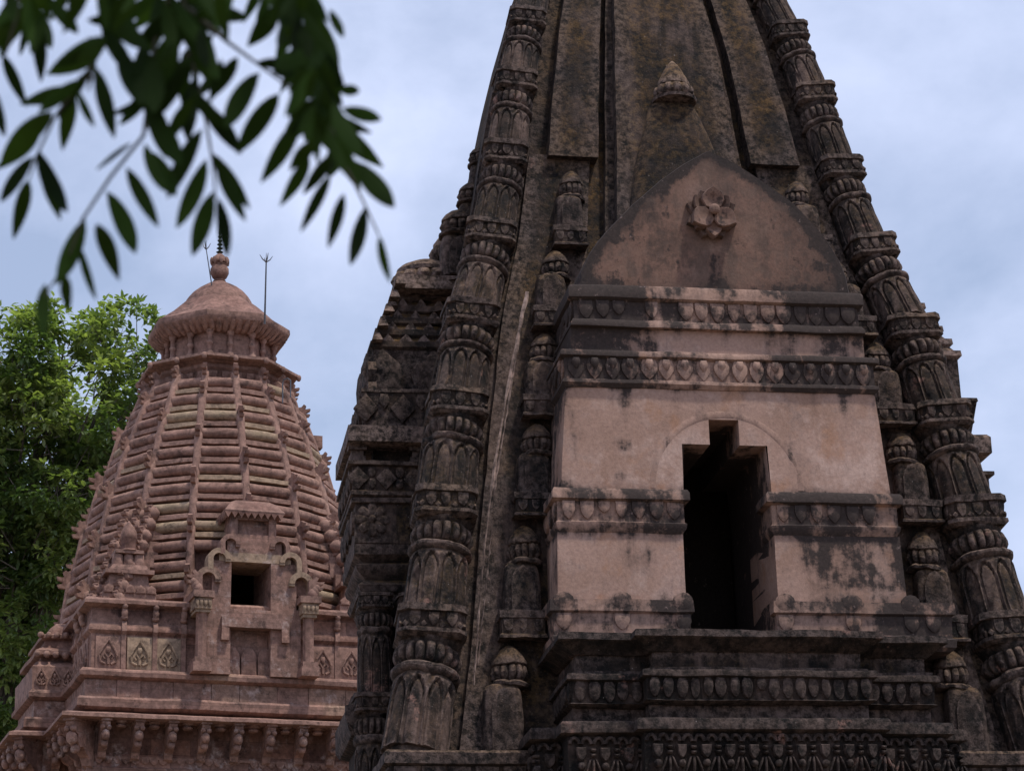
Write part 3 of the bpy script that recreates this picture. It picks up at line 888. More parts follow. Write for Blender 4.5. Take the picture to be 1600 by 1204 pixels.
# --- the ledges under the doorway
ledge = empty('stepped_ledge', (0, -6, 8), parent=dark)
def lp(mbx, name, mat, smooth=38, amp=.02):
    mbx.rough(amp, 1.5, rnd.uniform(0, 9))
    mbx.v = [(x, y + 6, z - 8) for x, y, z in mbx.v]
    return mbx.build(name, mat, ledge, smooth)
def splan(h, hc, v, dv=.28): return [(-h - .35, -3.9), (-h - .35, v + .75), (-h, v + .75), (-h, v + dv), (-hc, v + dv), (-hc, v), (hc, v), (hc, v + dv), (h, v + dv), (h, v + .75), (h + .35, v + .75), (h + .35, -3.9)]
def splan2(h, hc, v, dv=.28): return [(-h, -3.9), (-h, v + dv), (-hc, v + dv), (-hc, v), (hc, v), (hc, v + dv), (h, v + dv), (h, -3.9)]
zt = 9.20
A = splan2(2.52, 1.50, -6.06)
mb = MB(); band(mb, A, [(-1.0, zt + .02), (-.15, zt + .03), (.24, zt - .05), (.26, zt - .15), (.20, zt - .17), (.02, zt - .31), (-1.0, zt - .31)], False, .25); lp(mb, 'cornice_slab', M_LEDGE)
mb = MB(); band(mb, A, [(-1.0, zt - .30), (-.02, zt - .30), (-.02, zt - .52), (.06, zt - .54), (.06, zt - .60), (-1.0, zt - .60)], False, .25); lp(mb, 'recessed_course', M_DARK)
mb = MB()
band(mb, splan2(2.50, 1.50, -6.06), [(-1.0, zt - .59), (.14, zt - .59), (.16, zt - .62), (.16, zt - .68), (.09, zt - .70), (.08, zt - .98), (.12, zt - 1.0), (.0, zt - 1.04), (-1.0, zt - 1.04)], False, .25)
Q = splan2(2.58, 1.58, -6.14)
petals(mb, Q[4 - 1], Q[4], zt - .70, .27, 17, .06, 'drop', .82)
petals(mb, Q[1], Q[2], zt - .70, .27, 5, .06, 'drop', .82)
petals(mb, Q[5], Q[6], zt - .70, .27, 5, .06, 'drop', .82)
petals(mb, Q[0], Q[1], zt - .70, .27, 10, .06, 'drop', .82)
lp(mb, 'drop_frieze', M_LEDGE)
mb = MB(); band(mb, splan2(2.55, 1.55, -6.0), [(-1.0, zt - 1.03), (.0, zt - 1.03), (.0, zt - 1.27), (-1.0, zt - 1.27)], False, .25); lp(mb, 'recessed_course', M_DARK)
mb = MB()
band(mb, splan(2.62, 1.62, -6.12), [(-1.0, zt - 1.26), (.13, zt - 1.26), (.16, zt - 1.30), (.16, zt - 1.42), (.08, zt - 1.44), (.05, zt - 1.46), (.05, zt - 2.02), (.12, zt - 2.05), (.12, zt - 2.14), (-1.0, zt - 2.14)], False, .25)
cz_ = zt - 1.45
S_ = splan(2.67, 1.67, -6.17)
def carve(p0, p1, n):
    p0, p1 = Vector(p0), Vector(p1); t = (p1 - p0).normalized(); nn = Vector((t.y, -t.x)); ln = (p1 - p0).length / n
    T, NN = t.to_3d(), nn.to_3d()
    for i in range(n):
        q = p0 + t * (ln * (i + .5)); Qz = lambda z, o=0.0: (q.x + nn.x * o, q.y + nn.y * o, z)
        # scalloped arch row
        for sd in (-.25, .25):
            c = Vector(Qz(cz_ - .12)) + T * (ln * sd)
            pts = [c + T * (math.cos(a) * ln * .19) + Vector((0, 0, math.sin(a) * .085)) + NN * .035 for a in [math.pi * k / 7 for k in range(8)]]
            tube(mb, pts, .028, 6)
        if i % 2 == 0 or True:
            c = Vector(Qz(cz_ - .17)) 
            petal(mb, c, T, NN, ln * .40, .19, .09, 'shield', dome=1.0, inner=.85)
            ball(mb, tuple(c + NN * .05 + Vector((0, 0, -.25))), .055, tone=0, seg=8, rings=5)
            e = Vector(Qz(cz_ - .18)) + T * (ln * .5)
            for q_ in (0, 1): petal(mb, e + Vector((0, 0, -.07 * q_)), T, NN, ln * .24, .05, .07, 'shield')
            for q_ in (-1, 0, 1):
                petal(mb, e + Vector((0, 0, -.15)) + T * (ln * .12 * q_), (T + Vector((0, 0, -.35 * q_))).normalized(), NN, ln * .13, .24, .06, 'drop', up=(Vector((0, 0, 1)) - T * (.35 * q_)).normalized())
carve(S_[5], S_[6], 10); carve(S_[3], S_[4], 3); carve(S_[7], S_[8], 3); carve(S_[1], S_[2], 1); carve(S_[0], S_[1], 4); carve(S_[9], S_[10], 1)
lp(mb, 'carved_frieze', M_LEDGE, 40, .012)
mb = MB(); band(mb, splan(2.58, 1.58, -6.06), [(-1.0, zt - 2.13), (-.02, zt - 2.13), (-.02, 5.0), (.12, 4.9), (.12, 4.6), (0, 4.5), (0, 0), (-1.0, 0)], False, .4); lp(mb, 'porch_wall', M_DARK)
# ledge band at the foot of the pillars
mb = MB()
pl4 = [(-4.62, -4.62), (4.62, -4.62), (4.62, 4.62), (-4.62, 4.62)]
band(mb, pl4, [(-.8, 7.72), (.42, 7.72), (.46, 7.68), (.46, 7.52), (.38, 7.49), (.36, 7.0), (.42, 6.9), (.2, 6.75), (-.8, 6.75)], True, .4)
for a, b_ in ((0, 1), (3, 0)):
    p0, p1 = Vector(pl4[a]), Vector(pl4[b_]); t = (p1 - p0).normalized(); nn = Vector((t.y, -t.x))
    petals(mb, p0 - t * .36 + nn * .36, p1 + t * .36 + nn * .36, 7.49, .34, 26, .06, 'shield', .8)
mb.rough(.02, 1.5, 3); mb.build('base_ledge', M_DARK, dark, 38)
mb = MB(); band(mb, pl4, [(-.8, 6.76), (.1, 6.76), (.1, 3.0), (.3, 2.9), (.3, 2.4), (.15, 2.3), (.15, 1.0), (.5, .9), (.5, 0), (-.8, 0)], True, .6); mb.build('base_wall', M_DARK, dark, 38)

# --- side projections (stepped roofs) left and right
def side_porch(turn, hd, du, dz):
    root = empty('side_porch', (0, 0, dz), 0 if turn < 0 else math.pi, parent=dark)
    vb = hd - .6
    def lvl(name, rows, mat, extra=None, amp=.018):
        """rows: profile (u_out, z); plan: from the body out to u, across, and back"""
        m_ = MB(); pr = [(u + du + (.13 if turn > 0 and z > 13.38 else 0), z) for u, z in rows]
        u0 = max(u for u, z in pr)
        pln = [(-2.0, vb), (-4.5, vb), (-4.5, -vb), (-2.0, -vb)]
        # walk so that outward is to the right of travel: back -> left side -> front
        prof = [(u - 4.5, z) for u, z in pr]
        prof = [(-1.2, prof[0][1])] + prof + [(-1.2, prof[-1][1])]
        band(m_, pln, prof, False, .3)
        if extra: extra(m_)
        m_.rough(amp, 1.5, rnd.uniform(0, 9)); return m_.build(name, mat, root, 38)
    fv = lambda u: -vb - (u + du - 4.5)               # front (towards camera) face of a level reaching u
    T, Nn = (1, 0, 0), (0, -1, 0)
    # pier and mouldings, bottom to top
    lvl('pier', [(5.44, 6.3), (5.44, 6.9), (5.36, 7.0), (5.42, 7.1), (5.42, 7.3), (5.24, 7.35), (5.20, 8.3), (5.34, 8.35), (5.40, 8.45), (5.40, 8.8), (5.30, 8.86), (5.34, 8.95), (5.16, 9.05), (5.08, 9.2), (5.06, 10.5), (5.12, 10.62)], M_DARK,
        lambda m_: [petal(m_, (-4.5, fv(5.40), 8.78), T, Nn, .30, .30, .07, 'shield'), petal(m_, (-5.05, fv(5.40), 8.78), T, Nn, .36, .40, .07, 'shield')])
    lvl('moulded_base', [(5.0, 10.6), (5.18, 10.66), (5.22, 10.76), (5.10, 10.86), (5.24, 11.0), (5.26, 11.08), (5.14, 11.14), (5.28, 11.24), (5.28, 11.4)], M_DARK)
    def flow(m_):
        for cu in (-4.78, -3.9):
            for i in range(8):
                a = R(45 * i); up = Vector((math.sin(a), 0, math.cos(a))); t = Vector((math.cos(a), 0, -math.sin(a)))
                petal(m_, Vector((cu, fv(5.26), 11.80)) + up * .27, t, Nn, .14, .24, .05, 'drop', up=up)
            ball(m_, (cu, fv(5.26) - .03, 11.80), .07)
        for i in range(4):
            petal(m_, (-5.26 - du, (-.75 + .5 * i) * hd, 12.0), (0, -1, 0), (-1, 0, 0), .36 * hd, .42, .06, 'round')
    lvl('flower_panel', [(5.20, 11.38), (5.26, 11.42), (5.26, 12.06), (5.32, 12.08), (5.32, 12.16)], M_DARK, flow)
    def diam(zt_, h, uo):
        def f(m_):
            for cu in (-5.0, -4.55, -4.1, -3.65): petal(m_, (cu, fv(uo), zt_), T, Nn, .34, h, .06, 'diamond')
            for cu in (-4.78, -4.33, -3.88): 
                for s_ in (0, 1): petal(m_, (cu, fv(uo), zt_ - s_ * h * .52), T, Nn, .12, h * .45, .05, 'drop')
            for i in range(5): petal(m_, (-uo - du, (-.8 + .4 * i) * hd, zt_), (0, -1, 0), (-1, 0, 0), .3 * hd, h, .06, 'diamond')
        return f
    lvl('diamond_frieze', [(5.22, 12.15), (5.34, 12.2), (5.34, 12.26), (5.30, 12.28), (5.30, 12.68), (5.38, 12.70), (5.38, 12.76), (5.0, 12.78)], M_DARK, diam(12.67, .38, 5.30))
    def cols(m_):
        for cu in (-4.98, -4.0):
            y = fv(5.0)
            m_.box(cu - .13, cu + .13, y - .16, y + .1, 12.77, 12.9); m_.box(cu - .10, cu + .10, y - .12, y + .1, 12.9, 13.0); m_.box(cu - .15, cu + .15, y - .18, y + .1, 13.0, 13.07)
    lvl('recess_course', [(4.92, 12.77), (4.92, 13.08)], M_DRUM, cols)
    lvl('cornice', [(5.30, 13.06), (5.38, 13.08), (5.38, 13.34), (5.20, 13.40)], M_LICH)
    def med(m_):
        for cu in (-4.85, -4.25, -3.65): petal(m_, (cu, fv(5.12), 13.96), T, Nn, .40, .50, .07, 'diamond', inner=.75); 
        for cu in (-4.55, -3.95): petal(m_, (cu, fv(5.12), 13.96), T, Nn, .16, .26, .05, 'lotus')
        for i in range(4): petal(m_, (-5.12 - du, (-.7 + .46 * i) * hd, 13.96), (0, -1, 0), (-1, 0, 0), .36 * hd, .5, .07, 'diamond')
    lvl('medallion_frieze', [(5.12, 13.38), (5.12, 13.98), (5.14, 14.0), (5.13, 14.06), (4.9, 14.08)], M_DARK, med)
    def kud(m_):
        for cu, wd in ((-4.55, .68), (-3.7, .8)):
            petal(m_, (cu, fv(4.92), 14.78), T, Nn, wd, .72, .12, 'kudu', inner=.78); petal(m_, (cu, fv(4.92) - .1, 14.55), T, Nn, .22, .3, .06, 'diamond')
        for i in range(2): petal(m_, (-4.92 - du, (-.45 + .9 * i) * hd, 14.78), (0, -1, 0), (-1, 0, 0), .7 * hd, .72, .14, 'kudu')
    lvl('arch_wall', [(4.92, 14.06), (4.92, 14.8), (4.8, 14.82)], M_DARK, kud)
    for (cu, cv, s_, zt_, H_) in ((-4.98 - du, -vb - .62, .27, 10.55, 1.6), (-5.02 - du, -vb - .66, .30, 8.95, 1.9), (-4.35 - du, -vb - .62, .27, 10.55, 1.6), (-4.4 - du, -vb - .66, .30, 8.95, 1.9)):
        st = empty('stacked_column', (cu, cv, zt_ - H_), 0, parent=root)
        place(rnd.choice(blocks).data, 'petal_block', st, (0, 0, H_ * .86), (s_, s_, H_ * .14)); place(rnd.choice(beads).data, 'bead_ring', st, (0, 0, H_ * .66), (s_ * 1.1, s_ * 1.1, H_ * .14)); place(rnd.choice(drums).data, 'fluted_drum', st, (0, 0, .0), (s_, s_, H_ * .60))
    zz, uo = 14.80, 4.98
    for i in range(5):
        def teeth(m_, zz=zz, uo=uo):
            y = fv(uo - .03)
            for k in range(9):
                cu = -uo - du + .3 + .30 * k
                if cu > -2.6: break
                s_ = .26 - .02 * i
                m_.add([(cu - s_ / 2, y, zz + .12), (cu + s_ / 2, y, zz + .12), (cu + s_ * .28, y, zz + .20), (cu, y, zz + .28), (cu - s_ * .28, y, zz + .20),
                        (cu - s_ / 2, y + .12, zz + .12), (cu + s_ / 2, y + .12, zz + .12), (cu + s_ * .28, y + .12, zz + .2), (cu, y + .12, zz + .28), (cu - s_ * .28, y + .12, zz + .2)],
                       [(0, 1, 2, 3, 4), (9, 8, 7, 6, 5), (0, 5, 6, 1), (1, 6, 7, 2), (2, 7, 8, 3), (3, 8, 9, 4), (4, 9, 5, 0)])
            for k in range(5):
                cv = (-.72 + .36 * k) * hd
                m_.box(-uo - du + .02, -uo - du + .2, cv - .11, cv + .11, zz + .1, zz + .25, 0, .05, .06)
        lvl('roof_tier', [(uo - .06, zz - .01), (uo, zz + .04), (uo - .01, zz + .14), (uo - .09, zz + .16), (uo - .16, zz + .26)], M_LICH, teeth)
        zz += .25; uo -= .10
    mb_ = MB()
    cu = -3.72
    lathe(mb_, [(.44, 16.12), (.56, 16.16), (.61, 16.25), (.56, 16.34), (.44, 16.38)], 96, gad(14, .2), c=(cu, 0))
    lathe(mb_, [(.48, 16.37), (.49, 16.43), (.40, 16.52), (.24, 16.60), (.02, 16.64)], 24, c=(cu, 0))
    mb_.box(-4.34, -2.4, -.66, .66, 15.9, 16.16, 0, .04, .04)
    mb_.rough(.03, 1.5, 5); mb_.build('roof_cap', M_LICH, root, 45)
    mb_ = MB(); cu = -3.30
    lathe(mb_, [(.26, 16.62), (.34, 16.67), (.38, 16.77), (.32, 16.88)], 72, gad(14, .2), c=(cu, 0))
    lathe(mb_, [(.30, 16.87), (.29, 16.96), (.2, 17.08), (.03, 17.2)], 20, c=(cu, 0))
    mb_.box(-3.55, -2.4, -.5, .5, 16.3, 16.64, 0, .05, .05)
    mb_.rough(.02, 1.5, 6); mb_.build('roof_cap', M_LICH, root, 45)
for (x, y, sc_) in ((741, 262, .26), (727, 322, .30), (704, 372, .34)):      # turrets climbing the left edge of the spire
    u, z = DK.px(x + 14, y, -.35)
    t = empty('edge_turret', (u, -.35, z), 0, parent=dark)
    place(rnd.choice(tds).data, 'turret_dome', t, (0, 0, 0), (sc_, sc_, sc_ * 1.5)); place(rnd.choice(tbs).data, 'turret_body', t, (0, -.06, -sc_ * 2.2), (sc_ * 1.02, sc_, sc_ * 2.2))
side_porch(-1, 1.05, -.22, .33); side_porch(1, 1.5, -.02, .16)

# ================================================================== THE RED SANDSTONE TEMPLE
red = empty('sandstone_temple', (RD.X, RD.Y, 0), RD.phi, 'red sandstone temple with ribbed rounded spire and octagonal cap, behind the leaves', 'temple')
RP = [(15.0, 3.92), (15.5, 3.82), (17.1, 3.50), (18.77, 3.06), (20.48, 2.46), (21.6, 1.95), (22.3, 1.60)]
def RR(z):
    for (z0, r0), (z1, r1) in zip(RP, RP[1:]):
        if z <= z1: return r0 + (r1 - r0) * (z - z0) / (z1 - z0)
    return RP[-1][1]
NF = 16
def dirs(k): a = -math.pi / 2 + 2 * math.pi * k / NF; return Vector((math.cos(a), math.sin(a)))
mb = MB()
lathe(mb, [(RR(z) - .24, z) for z in (15, 15.2, 16.55, 17.4, 18.2, 19, 19.8, 20.6, 21.3, 22.2)], 48)
mb.f = [f for f in mb.f if not (len(f) == 4 and all(abs(mb.v[i][0]) < .9 and mb.v[i][1] < -2 and 15.1 < mb.v[i][2] < 16.6 for i in f))]
mb.build('spire_core', M_RED, red, 40)
zs0, zs1, rows = 15.55, 21.75, 24
for k in range(NF):
    a, b_ = dirs(k), dirs(k + 1); mid = ((a + b_) / 2).normalized(); t = (b_ - a).normalized()
    mb = MB()
    for r_ in range(rows):
        z0 = zs0 + (zs1 - zs0) * r_ / rows; h = (zs1 - zs0) / rows
        zc = z0 + h / 2
        if k in (NF - 1, 0) and 15.1 < zc < 16.75: continue
        rr = RR(zc); ch = rr * 2 * math.sin(math.pi / NF) / 2 - .065
        ap = rr * math.cos(math.pi / NF)
        tone = 1.0 if rnd.random() < .17 else rnd.uniform(0, .3)
        slope = (RR(zc + .2) - RR(zc - .2)) / .4
        o_ = rnd.uniform(-.012, .012)
        if r_ % 2:      # round roll
            nseg = 8; prof = [(ap + .0 + o_ + .12 * math.cos(-1.4 + 3.3 * i / nseg), zc + h * .50 * math.sin(-1.4 + 3.3 * i / nseg)) for i in range(nseg + 1)]
            prof = [(ap - .2, prof[0][1])] + prof + [(ap - .2, prof[-1][1])]
        else:           # flat slab
            prof = [(ap - .2, zc - h * .22), (ap + .08 + o_, zc - h * .27), (ap + .10 + o_, zc - h * .22), (ap + .09 + o_, zc + h * .20), (ap + .03, zc + h * .27), (ap - .2, zc + h * .30)]
        m_ = len(prof); vs = []; fs = []
        for q, x in enumerate((-ch, -ch * .33, ch * .33, ch)):
            for (p, z) in prof:
                jj = rnd.uniform(-.008, .008)
                pt = mid * (p + (jj if p > ap - .1 else 0)) + t * x; vs.append((pt.x, pt.y, z + jj))
        for q in range(3):
            for i in range(m_): fs.append((q * m_ + i, q * m_ + (i + 1) % m_, (q + 1) * m_ + (i + 1) % m_, (q + 1) * m_ + i))
        fs.append(tuple(range(m_))); fs.append(tuple(3 * m_ + i for i in range(m_)))
        mb.add(vs, fs, tone)
    mb.build('bar_stack', M_RED, red, 40)
CREST = [(-.10, -.34), (.06, -.34), (.12, -.22), (.30, -.20), (.36, -.10), (.22, -.08), (.20, -.02), (.34, .04), (.38, .14), (.22, .12), (.14, .14), (.20, .28), (.12, .34), (.02, .22), (-.10, .2)]
for k in range(NF):
    d = dirs(k); t = Vector((-d.y, d.x))
    mb = MB(); segs = 5; off = .5 if k % 2 else .0
    zl = zs0 - .1; ztop = 21.95
    bounds = [zl] + [zl + (ztop - zl) * (i + 1 - off * .9) / segs for i in range(segs - (0 if not off else 0))]
    bounds = [b2 for b2 in bounds if b2 <= ztop - .2] + [ztop]
    cms = []
    for z0, z1 in zip(bounds, bounds[1:]):
        if k == 0 and z1 < 16.9: continue
        if k == 0 and z0 < 16.6: z0 = 16.6
        prof = []; n_ = 10; hw = .092
        for i in range(n_ + 1):
            f = i / n_; z = z0 + (z1 - z0) * f
            o_ = .06 + .10 * f if f < .86 else .146 * math.sqrt(max(0, 1 - ((f - .86) / .15) ** 2)) + .02
            prof.append((RR(z) + o_, z))
        vs = []; fs = []
        for (r_, z) in prof:
            for x, q in ((-hw, -.3), (-hw, -.02), (-hw * .6, .015), (hw * .6, .015), (hw, -.02), (hw, -.3)):
                p = d * (r_ + q) + t * x; vs.append((p.x, p.y, z))
        for i in range(n_):
            for j in range(5): fs.append((i * 6 + j, i * 6 + j + 1, (i + 1) * 6 + j + 1, (i + 1) * 6 + j))
        fs.append(tuple(range(6))); fs.append(tuple(n_ * 6 + j for j in range(6)))
        mb.add(vs, fs, rnd.uniform(0, .3))
        sc = .62 + .22 * (z1 < 20)
        zc = z1 - .02; r0 = RR(zc) + .10
        # leaf crest above the segment head
        pp = lambda x, s_: (lambda q: (q.x, q.y))(d * (r0 + x * sc) + t * s_)
        cm = MB(); cms.append(cm)
        prism(cm, CREST, lambda x, y: pp(x, -.055) + (zc + y * sc,), lambda x, y: pp(x, .055) + (zc + y * sc,), rnd.uniform(0, .25))
    rb = mb.build('rib', M_RED, red, 50)
    for cm in cms: cm.build('leaf_crest', M_RED, rb, 40)
# neck, eaves, cap (octagonal)
OC = [(math.cos(R(22.5 + 45 * i)), math.sin(R(22.5 + 45 * i))) for i in range(8)]
def oct_ring(mb, rows, tone=0.0, fine=4):
    pts = []
    for i in range(8):
        a, b_ = Vector(OC[i]), Vector(OC[(i + 1) % 8])
        for q in range(fine): pts.append(a.lerp(b_, q / fine))
    n = len(pts); vs = [(p.x * r, p.y * r, z) for r, z in rows for p in pts]; fs = []
    for j in range(len(rows) - 1):
        for i in range(n): fs.append((j * n + i, j * n + (i + 1) % n, (j + 1) * n + (i + 1) % n, (j + 1) * n + i))
    fs.append(tuple(range(n))); fs.append(tuple((len(rows) - 1) * n + i for i in range(n)))
    mb.add(vs, fs, tone)
mb = MB(); oct_ring(mb, [(1.62, 21.6), (1.66, 22.05), (1.74, 22.12), (1.74, 22.2), (1.9, 22.25)])
for i in range(8):
    a, b_ = Vector(OC[i]) * 1.66, Vector(OC[(i + 1) % 8]) * 1.66
    t = (b_ - a).normalized(); nn = Vector((t.y, -t.x))
    for q in range(4):
        p = a.lerp(b_, (q + .5) / 4); petal(mb, (p.x, p.y, 22.03), t.to_3d(), nn.to_3d(), .19, .26, .07, 'shield')
mb.rough(.012, 2, 1); mb.build('dentil_band', M_RED, red, 38)
mb = MB(); oct_ring(mb, [(1.6, 22.24), (2.02, 22.27), (2.10, 22.30), (2.10, 22.37), (1.85, 22.44), (1.5, 22.55)])
for i in range(8):
    for q in (0, .5):
        p = Vector(OC[i]).lerp(Vector(OC[(i + 1) % 8]), q) * 2.10; ball(mb, (p.x, p.y, 22.28), .07, 1, 1, 1.3)
mb.rough(.014, 2, 2); mb.build('lower_eave', M_RED, red, 38)
mb = MB(); oct_ring(mb, [(1.38, 22.5), (1.36, 23.2), (1.42, 23.25)])
nk = mb.build('neck', M_RED, red, 38)
for i in range(8):
    for q in (0.02, .5):
        p = Vector(OC[i]).lerp(Vector(OC[(i + 1) % 8]), q) * 1.45
        m2 = MB(); c = (p.x, p.y)
        lathe(m2, [(.10, 22.5), (.10, 22.6), (.065, 22.64), (.06, 22.8), (.085, 22.84), (.085, 22.88), (.06, 22.92), (.06, 23.08), (.09, 23.12), (.11, 23.2)], 10, c=c)
        m2.build('colonnette', M_RED, nk, 45)
mb = MB(); oct_ring(mb, [(1.36, 23.18), (1.5, 23.2), (1.84, 23.42), (1.87, 23.5), (1.86, 23.62), (1.78, 23.66), (1.42, 23.92), (1.16, 24.17), (.98, 24.34), (.86, 24.42)], .12)
for i in range(8):
    a, b_ = Vector(OC[i]), Vector(OC[(i + 1) % 8])
    for q in range(7):
        p = a.lerp(b_, (q + .5) / 7)
        tube(mb, [(p.x * 1.45, p.y * 1.45, 23.20), (p.x * 1.62, p.y * 1.62, 23.27), (p.x * 1.80, p.y * 1.80, 23.43)], [.06, .08, .06], 6)
mb.rough(.016, 1.8, 3); mb.build('upper_eave', M_RED, red, 38)
mb = MB(); lathe(mb, [(.88, 24.36), (.87, 24.45), (.80, 24.56), (.68, 24.70), (.52, 24.84), (.34, 24.95), (.2, 25.02), (.12, 25.08)], 32, lambda a, z: 1 + .012 * math.cos(8 * a), tone=.2)
mb.rough(.012, 1.8, 4); cap = mb.build('cap_dome', M_RED, red, 40)
mb = MB()
lathe(mb, [(.13, 25.04), (.17, 25.08), (.12, 25.12), (.19, 25.18), (.245, 25.30), (.24, 25.42), (.19, 25.5), (.205, 25.53), (.17, 25.56), (.22, 25.60), (.20, 25.70), (.12, 25.80), (.05, 25.86)], 24)
for i in range(8): petal(mb, (.2 * math.cos(i * .785), .2 * math.sin(i * .785), 25.72), (-math.sin(i * .785), math.cos(i * .785), 0), (math.cos(i * .785), math.sin(i * .785), 0), .13, .2, .05, 'lotus')
fin = mb.build('finial', M_RED, red, 45)
mb = MB(); pr = [(.06, 25.82)]
for i in range(6): z = 25.9 + i * .11; r = .10 - i * .011; pr += [(.035, z - .04), (r, z), (.035, z + .04)]
pr += [(.02, 26.62), (.015, 26.85), (.004, 26.95)]
lathe(mb, pr, 12); mb.build('metal_spike', M_BRASS, fin, 45)
# spout stone sticking out on the right
u_, z_ = RD.px(495, 692, 0); mb = MB(); mb.box(u_ - .8, u_ + .12, -.14, .14, z_ - .16, z_ + .16, .1); mb.rough(.02, 2, 1); mb.build('stone_spout', M_RED, red, 0)

# lower body: square, with dado, ledges, brackets
def sq(h): return [(-h, -h), (h, -h), (h, h), (-h, h)]
def splr(h, step=1.25, out_=.95):
    return [(-h, -h), (h, -h), (h, -step), (h + out_, -step), (h + out_, step), (h, step), (h, h), (-h, h), (-h, step), (-h - out_, step), (-h - out_, -step), (-h, -step)]
mb = MB(); band(mb, sq(3.72), [(-1.5, 15.42), (.16, 15.42), (.22, 15.36), (.22, 15.28), (.05, 15.22), (.02, 15.2), (.02, 14.86), (-1.5, 14.86)], True, .35)
mb.rough(.015, 1.5, 1); mb.build('upper_ledge', M_BLOCK, red, 38)
# flat top closing the square below the spire
mb = MB(); mb.box(-3.6, 3.6, -3.6, 3.6, 15.0, 15.40); mb.build('spire_base', M_BLOCK, red, 0)
mb = MB()
band(mb, sq(3.62), [(-1.0, 14.92), (.02, 14.92), (.14, 14.86), (.20, 14.76), (.20, 14.68), (.12, 14.60), (.12, 13.72), (-1.0, 13.72)], True, .35)
dado = mb.rough(.012, 1.5, 2).build('carved_dado', M_BLOCK, red, 38)
def motif(mb, c, t, n, wd, h, tone):
    c, t, n = Vector(c), Vector(t), Vector(n)
    S = [(0, 1.0), (.08, .88), (.3, .62), (.42, .38), (.36, .15), (.14, .06)]
    for sg in (-1, 1):
        tube(mb, [c + t * (x * wd * sg) + Vector((0, 0, y * h)) + n * .02 for x, y in S], .028, 6, tone)
        tube(mb, [c + t * (x * wd * sg) + Vector((0, 0, y * h)) + n * .02 for x, y in ((.02, .06), (.02, .3), (.16, .46), (.24, .34), (.16, .25))], .024, 6, tone)
    petal(mb, c + Vector((0, 0, h * .72)), t, n, wd * .22, h * .26, .05, 'lotus', tone=tone)
for face in (0, 3):
    c_, s_ = [(1, 0), (0, 1), (-1, 0), (0, -1)][face]
    rot = lambda x, y: (c_ * x - s_ * y, s_ * x + c_ * y)
    T = rot(1, 0) + (0,); Nn = rot(0, -1) + (0,)
    us = [-3.35, -2.62, -1.95, 1.75, 2.45, 3.2] if face == 0 else [-3.2, -2.6, -2.0, 1.9, 2.6, 3.2]
    for q, u in enumerate(us):
        mb = MB(); p = rot(u, -3.74); tone = .85 if q in (1, 2) and face == 0 else rnd.uniform(0, .35)
        wd = .58
        e0 = rot(u - wd / 2, -3.755); 
        a, b_ = Vector(rot(u - wd / 2, -3.72)), Vector(rot(u + wd / 2, -3.72))
        band(mb, [a, b_], [(-.02, 14.56), (.045, 14.56), (.055, 14.53), (.055, 13.80), (.045, 13.76), (-.02, 13.76)], False, .2, tone)
        for k2 in range(1): motif(mb, rot(u, -3.775) + (13.84,), T, Nn, .5, .62, tone)
        mb.build('carved_panel', M_RED, dado, 40)
        # strap and bird-like knob between the panels
        if q in (0, 1, 2, 3, 4):
            m2 = MB(); x = u + wd / 2 + .06
            pq = rot(x, -3.66)
            a, b_ = Vector(rot(x - .055, -3.62)), Vector(rot(x + .055, -3.62))
            band(m2, [a, b_], [(-.05, 14.98), (.06, 14.98), (.19, 14.90), (.25, 14.78), (.25, 14.66), (.18, 14.58), (.175, 13.75), (-.05, 13.75)], False, .2, rnd.uniform(0, .4))
            pk = rot(x, -3.84)
            ball(m2, pk + (15.10,), .10, .8, .8, 1.5); ball(m2, rot(x, -3.88) + (15.24,), .075); ball(m2, rot(x, -3.80) + (14.98,), .09, 1, 1, .8)
            m2.build('strap_knob', M_RED, dado, 40)
mb = MB(); band(mb, splr(3.86, 1.25, .75), [(-1.0, 13.74), (.10, 13.74), (.17, 13.66), (.16, 13.56), (.05, 13.50), (-1.0, 13.48)], True, .35, .1)
mb.t = [max(0, noise.noise(Vector(p) * .6) * 1.2) for p in mb.v]; mb.rough(.02, 1.2, 4); mb.build('dado_ledge', M_BLOCK, red, 38)
# a coursed stone band
mb = MB(); x = -3.88
while x < 3.88:
    l_ = min(rnd.uniform(.5, 1.1), 3.88 - x)
    if l_ < .15: break
    d = rnd.uniform(-.012, .012)
    mb.box(x + .008, x + l_ - .008, -3.88 + d, -3.3, 13.06, 13.5, rnd.choice([0, .1, .2, .5, 0, .1])); x += l_
x = -3.85
while x < 3.85:
    l_ = min(rnd.uniform(.6, 1.2), 3.85 - x)
    if l_ < .15: break
    d = rnd.uniform(-.012, .012)
    mb.box(-3.88 + d, -3.3, x + .008, x + l_ - .008, 13.06, 13.5, rnd.choice([0, .1, .2, .5, 0, .1])); x += l_
mb.box(-3.86, 3.86, -3.86, 3.86, 12.9, 13.49); mb.box(-4.62, -3.8, -1.24, 1.24, 12.9, 13.49)
mb.build('stone_course', M_LIME, red, 0)
mb = MB(); band(mb, splr(3.95, 1.25, .8), [(-1.0, 13.08), (.06, 13.08), (.12, 13.02), (.12, 12.84), (.02, 12.78), (-1.0, 12.78)], True, .35)
mb.t = [max(0, noise.noise(Vector(p) * .7 + Vector((3, 1, 2))) * 1.3) for p in mb.v]; mb.rough(.02, 1.2, 5); mb.build('middle_ledge', M_BLOCK, red, 38)
mb = MB(); band(mb, splr(3.75, 1.25, .8), [(-.6, 12.79), (.55, 12.66), (.72, 12.60), (.73, 12.52), (.6, 12.50), (-.6, 12.55)], True, .35); mb.rough(.015, 1.3, 6); mb.build('bracket_eave', M_RED, red, 38)
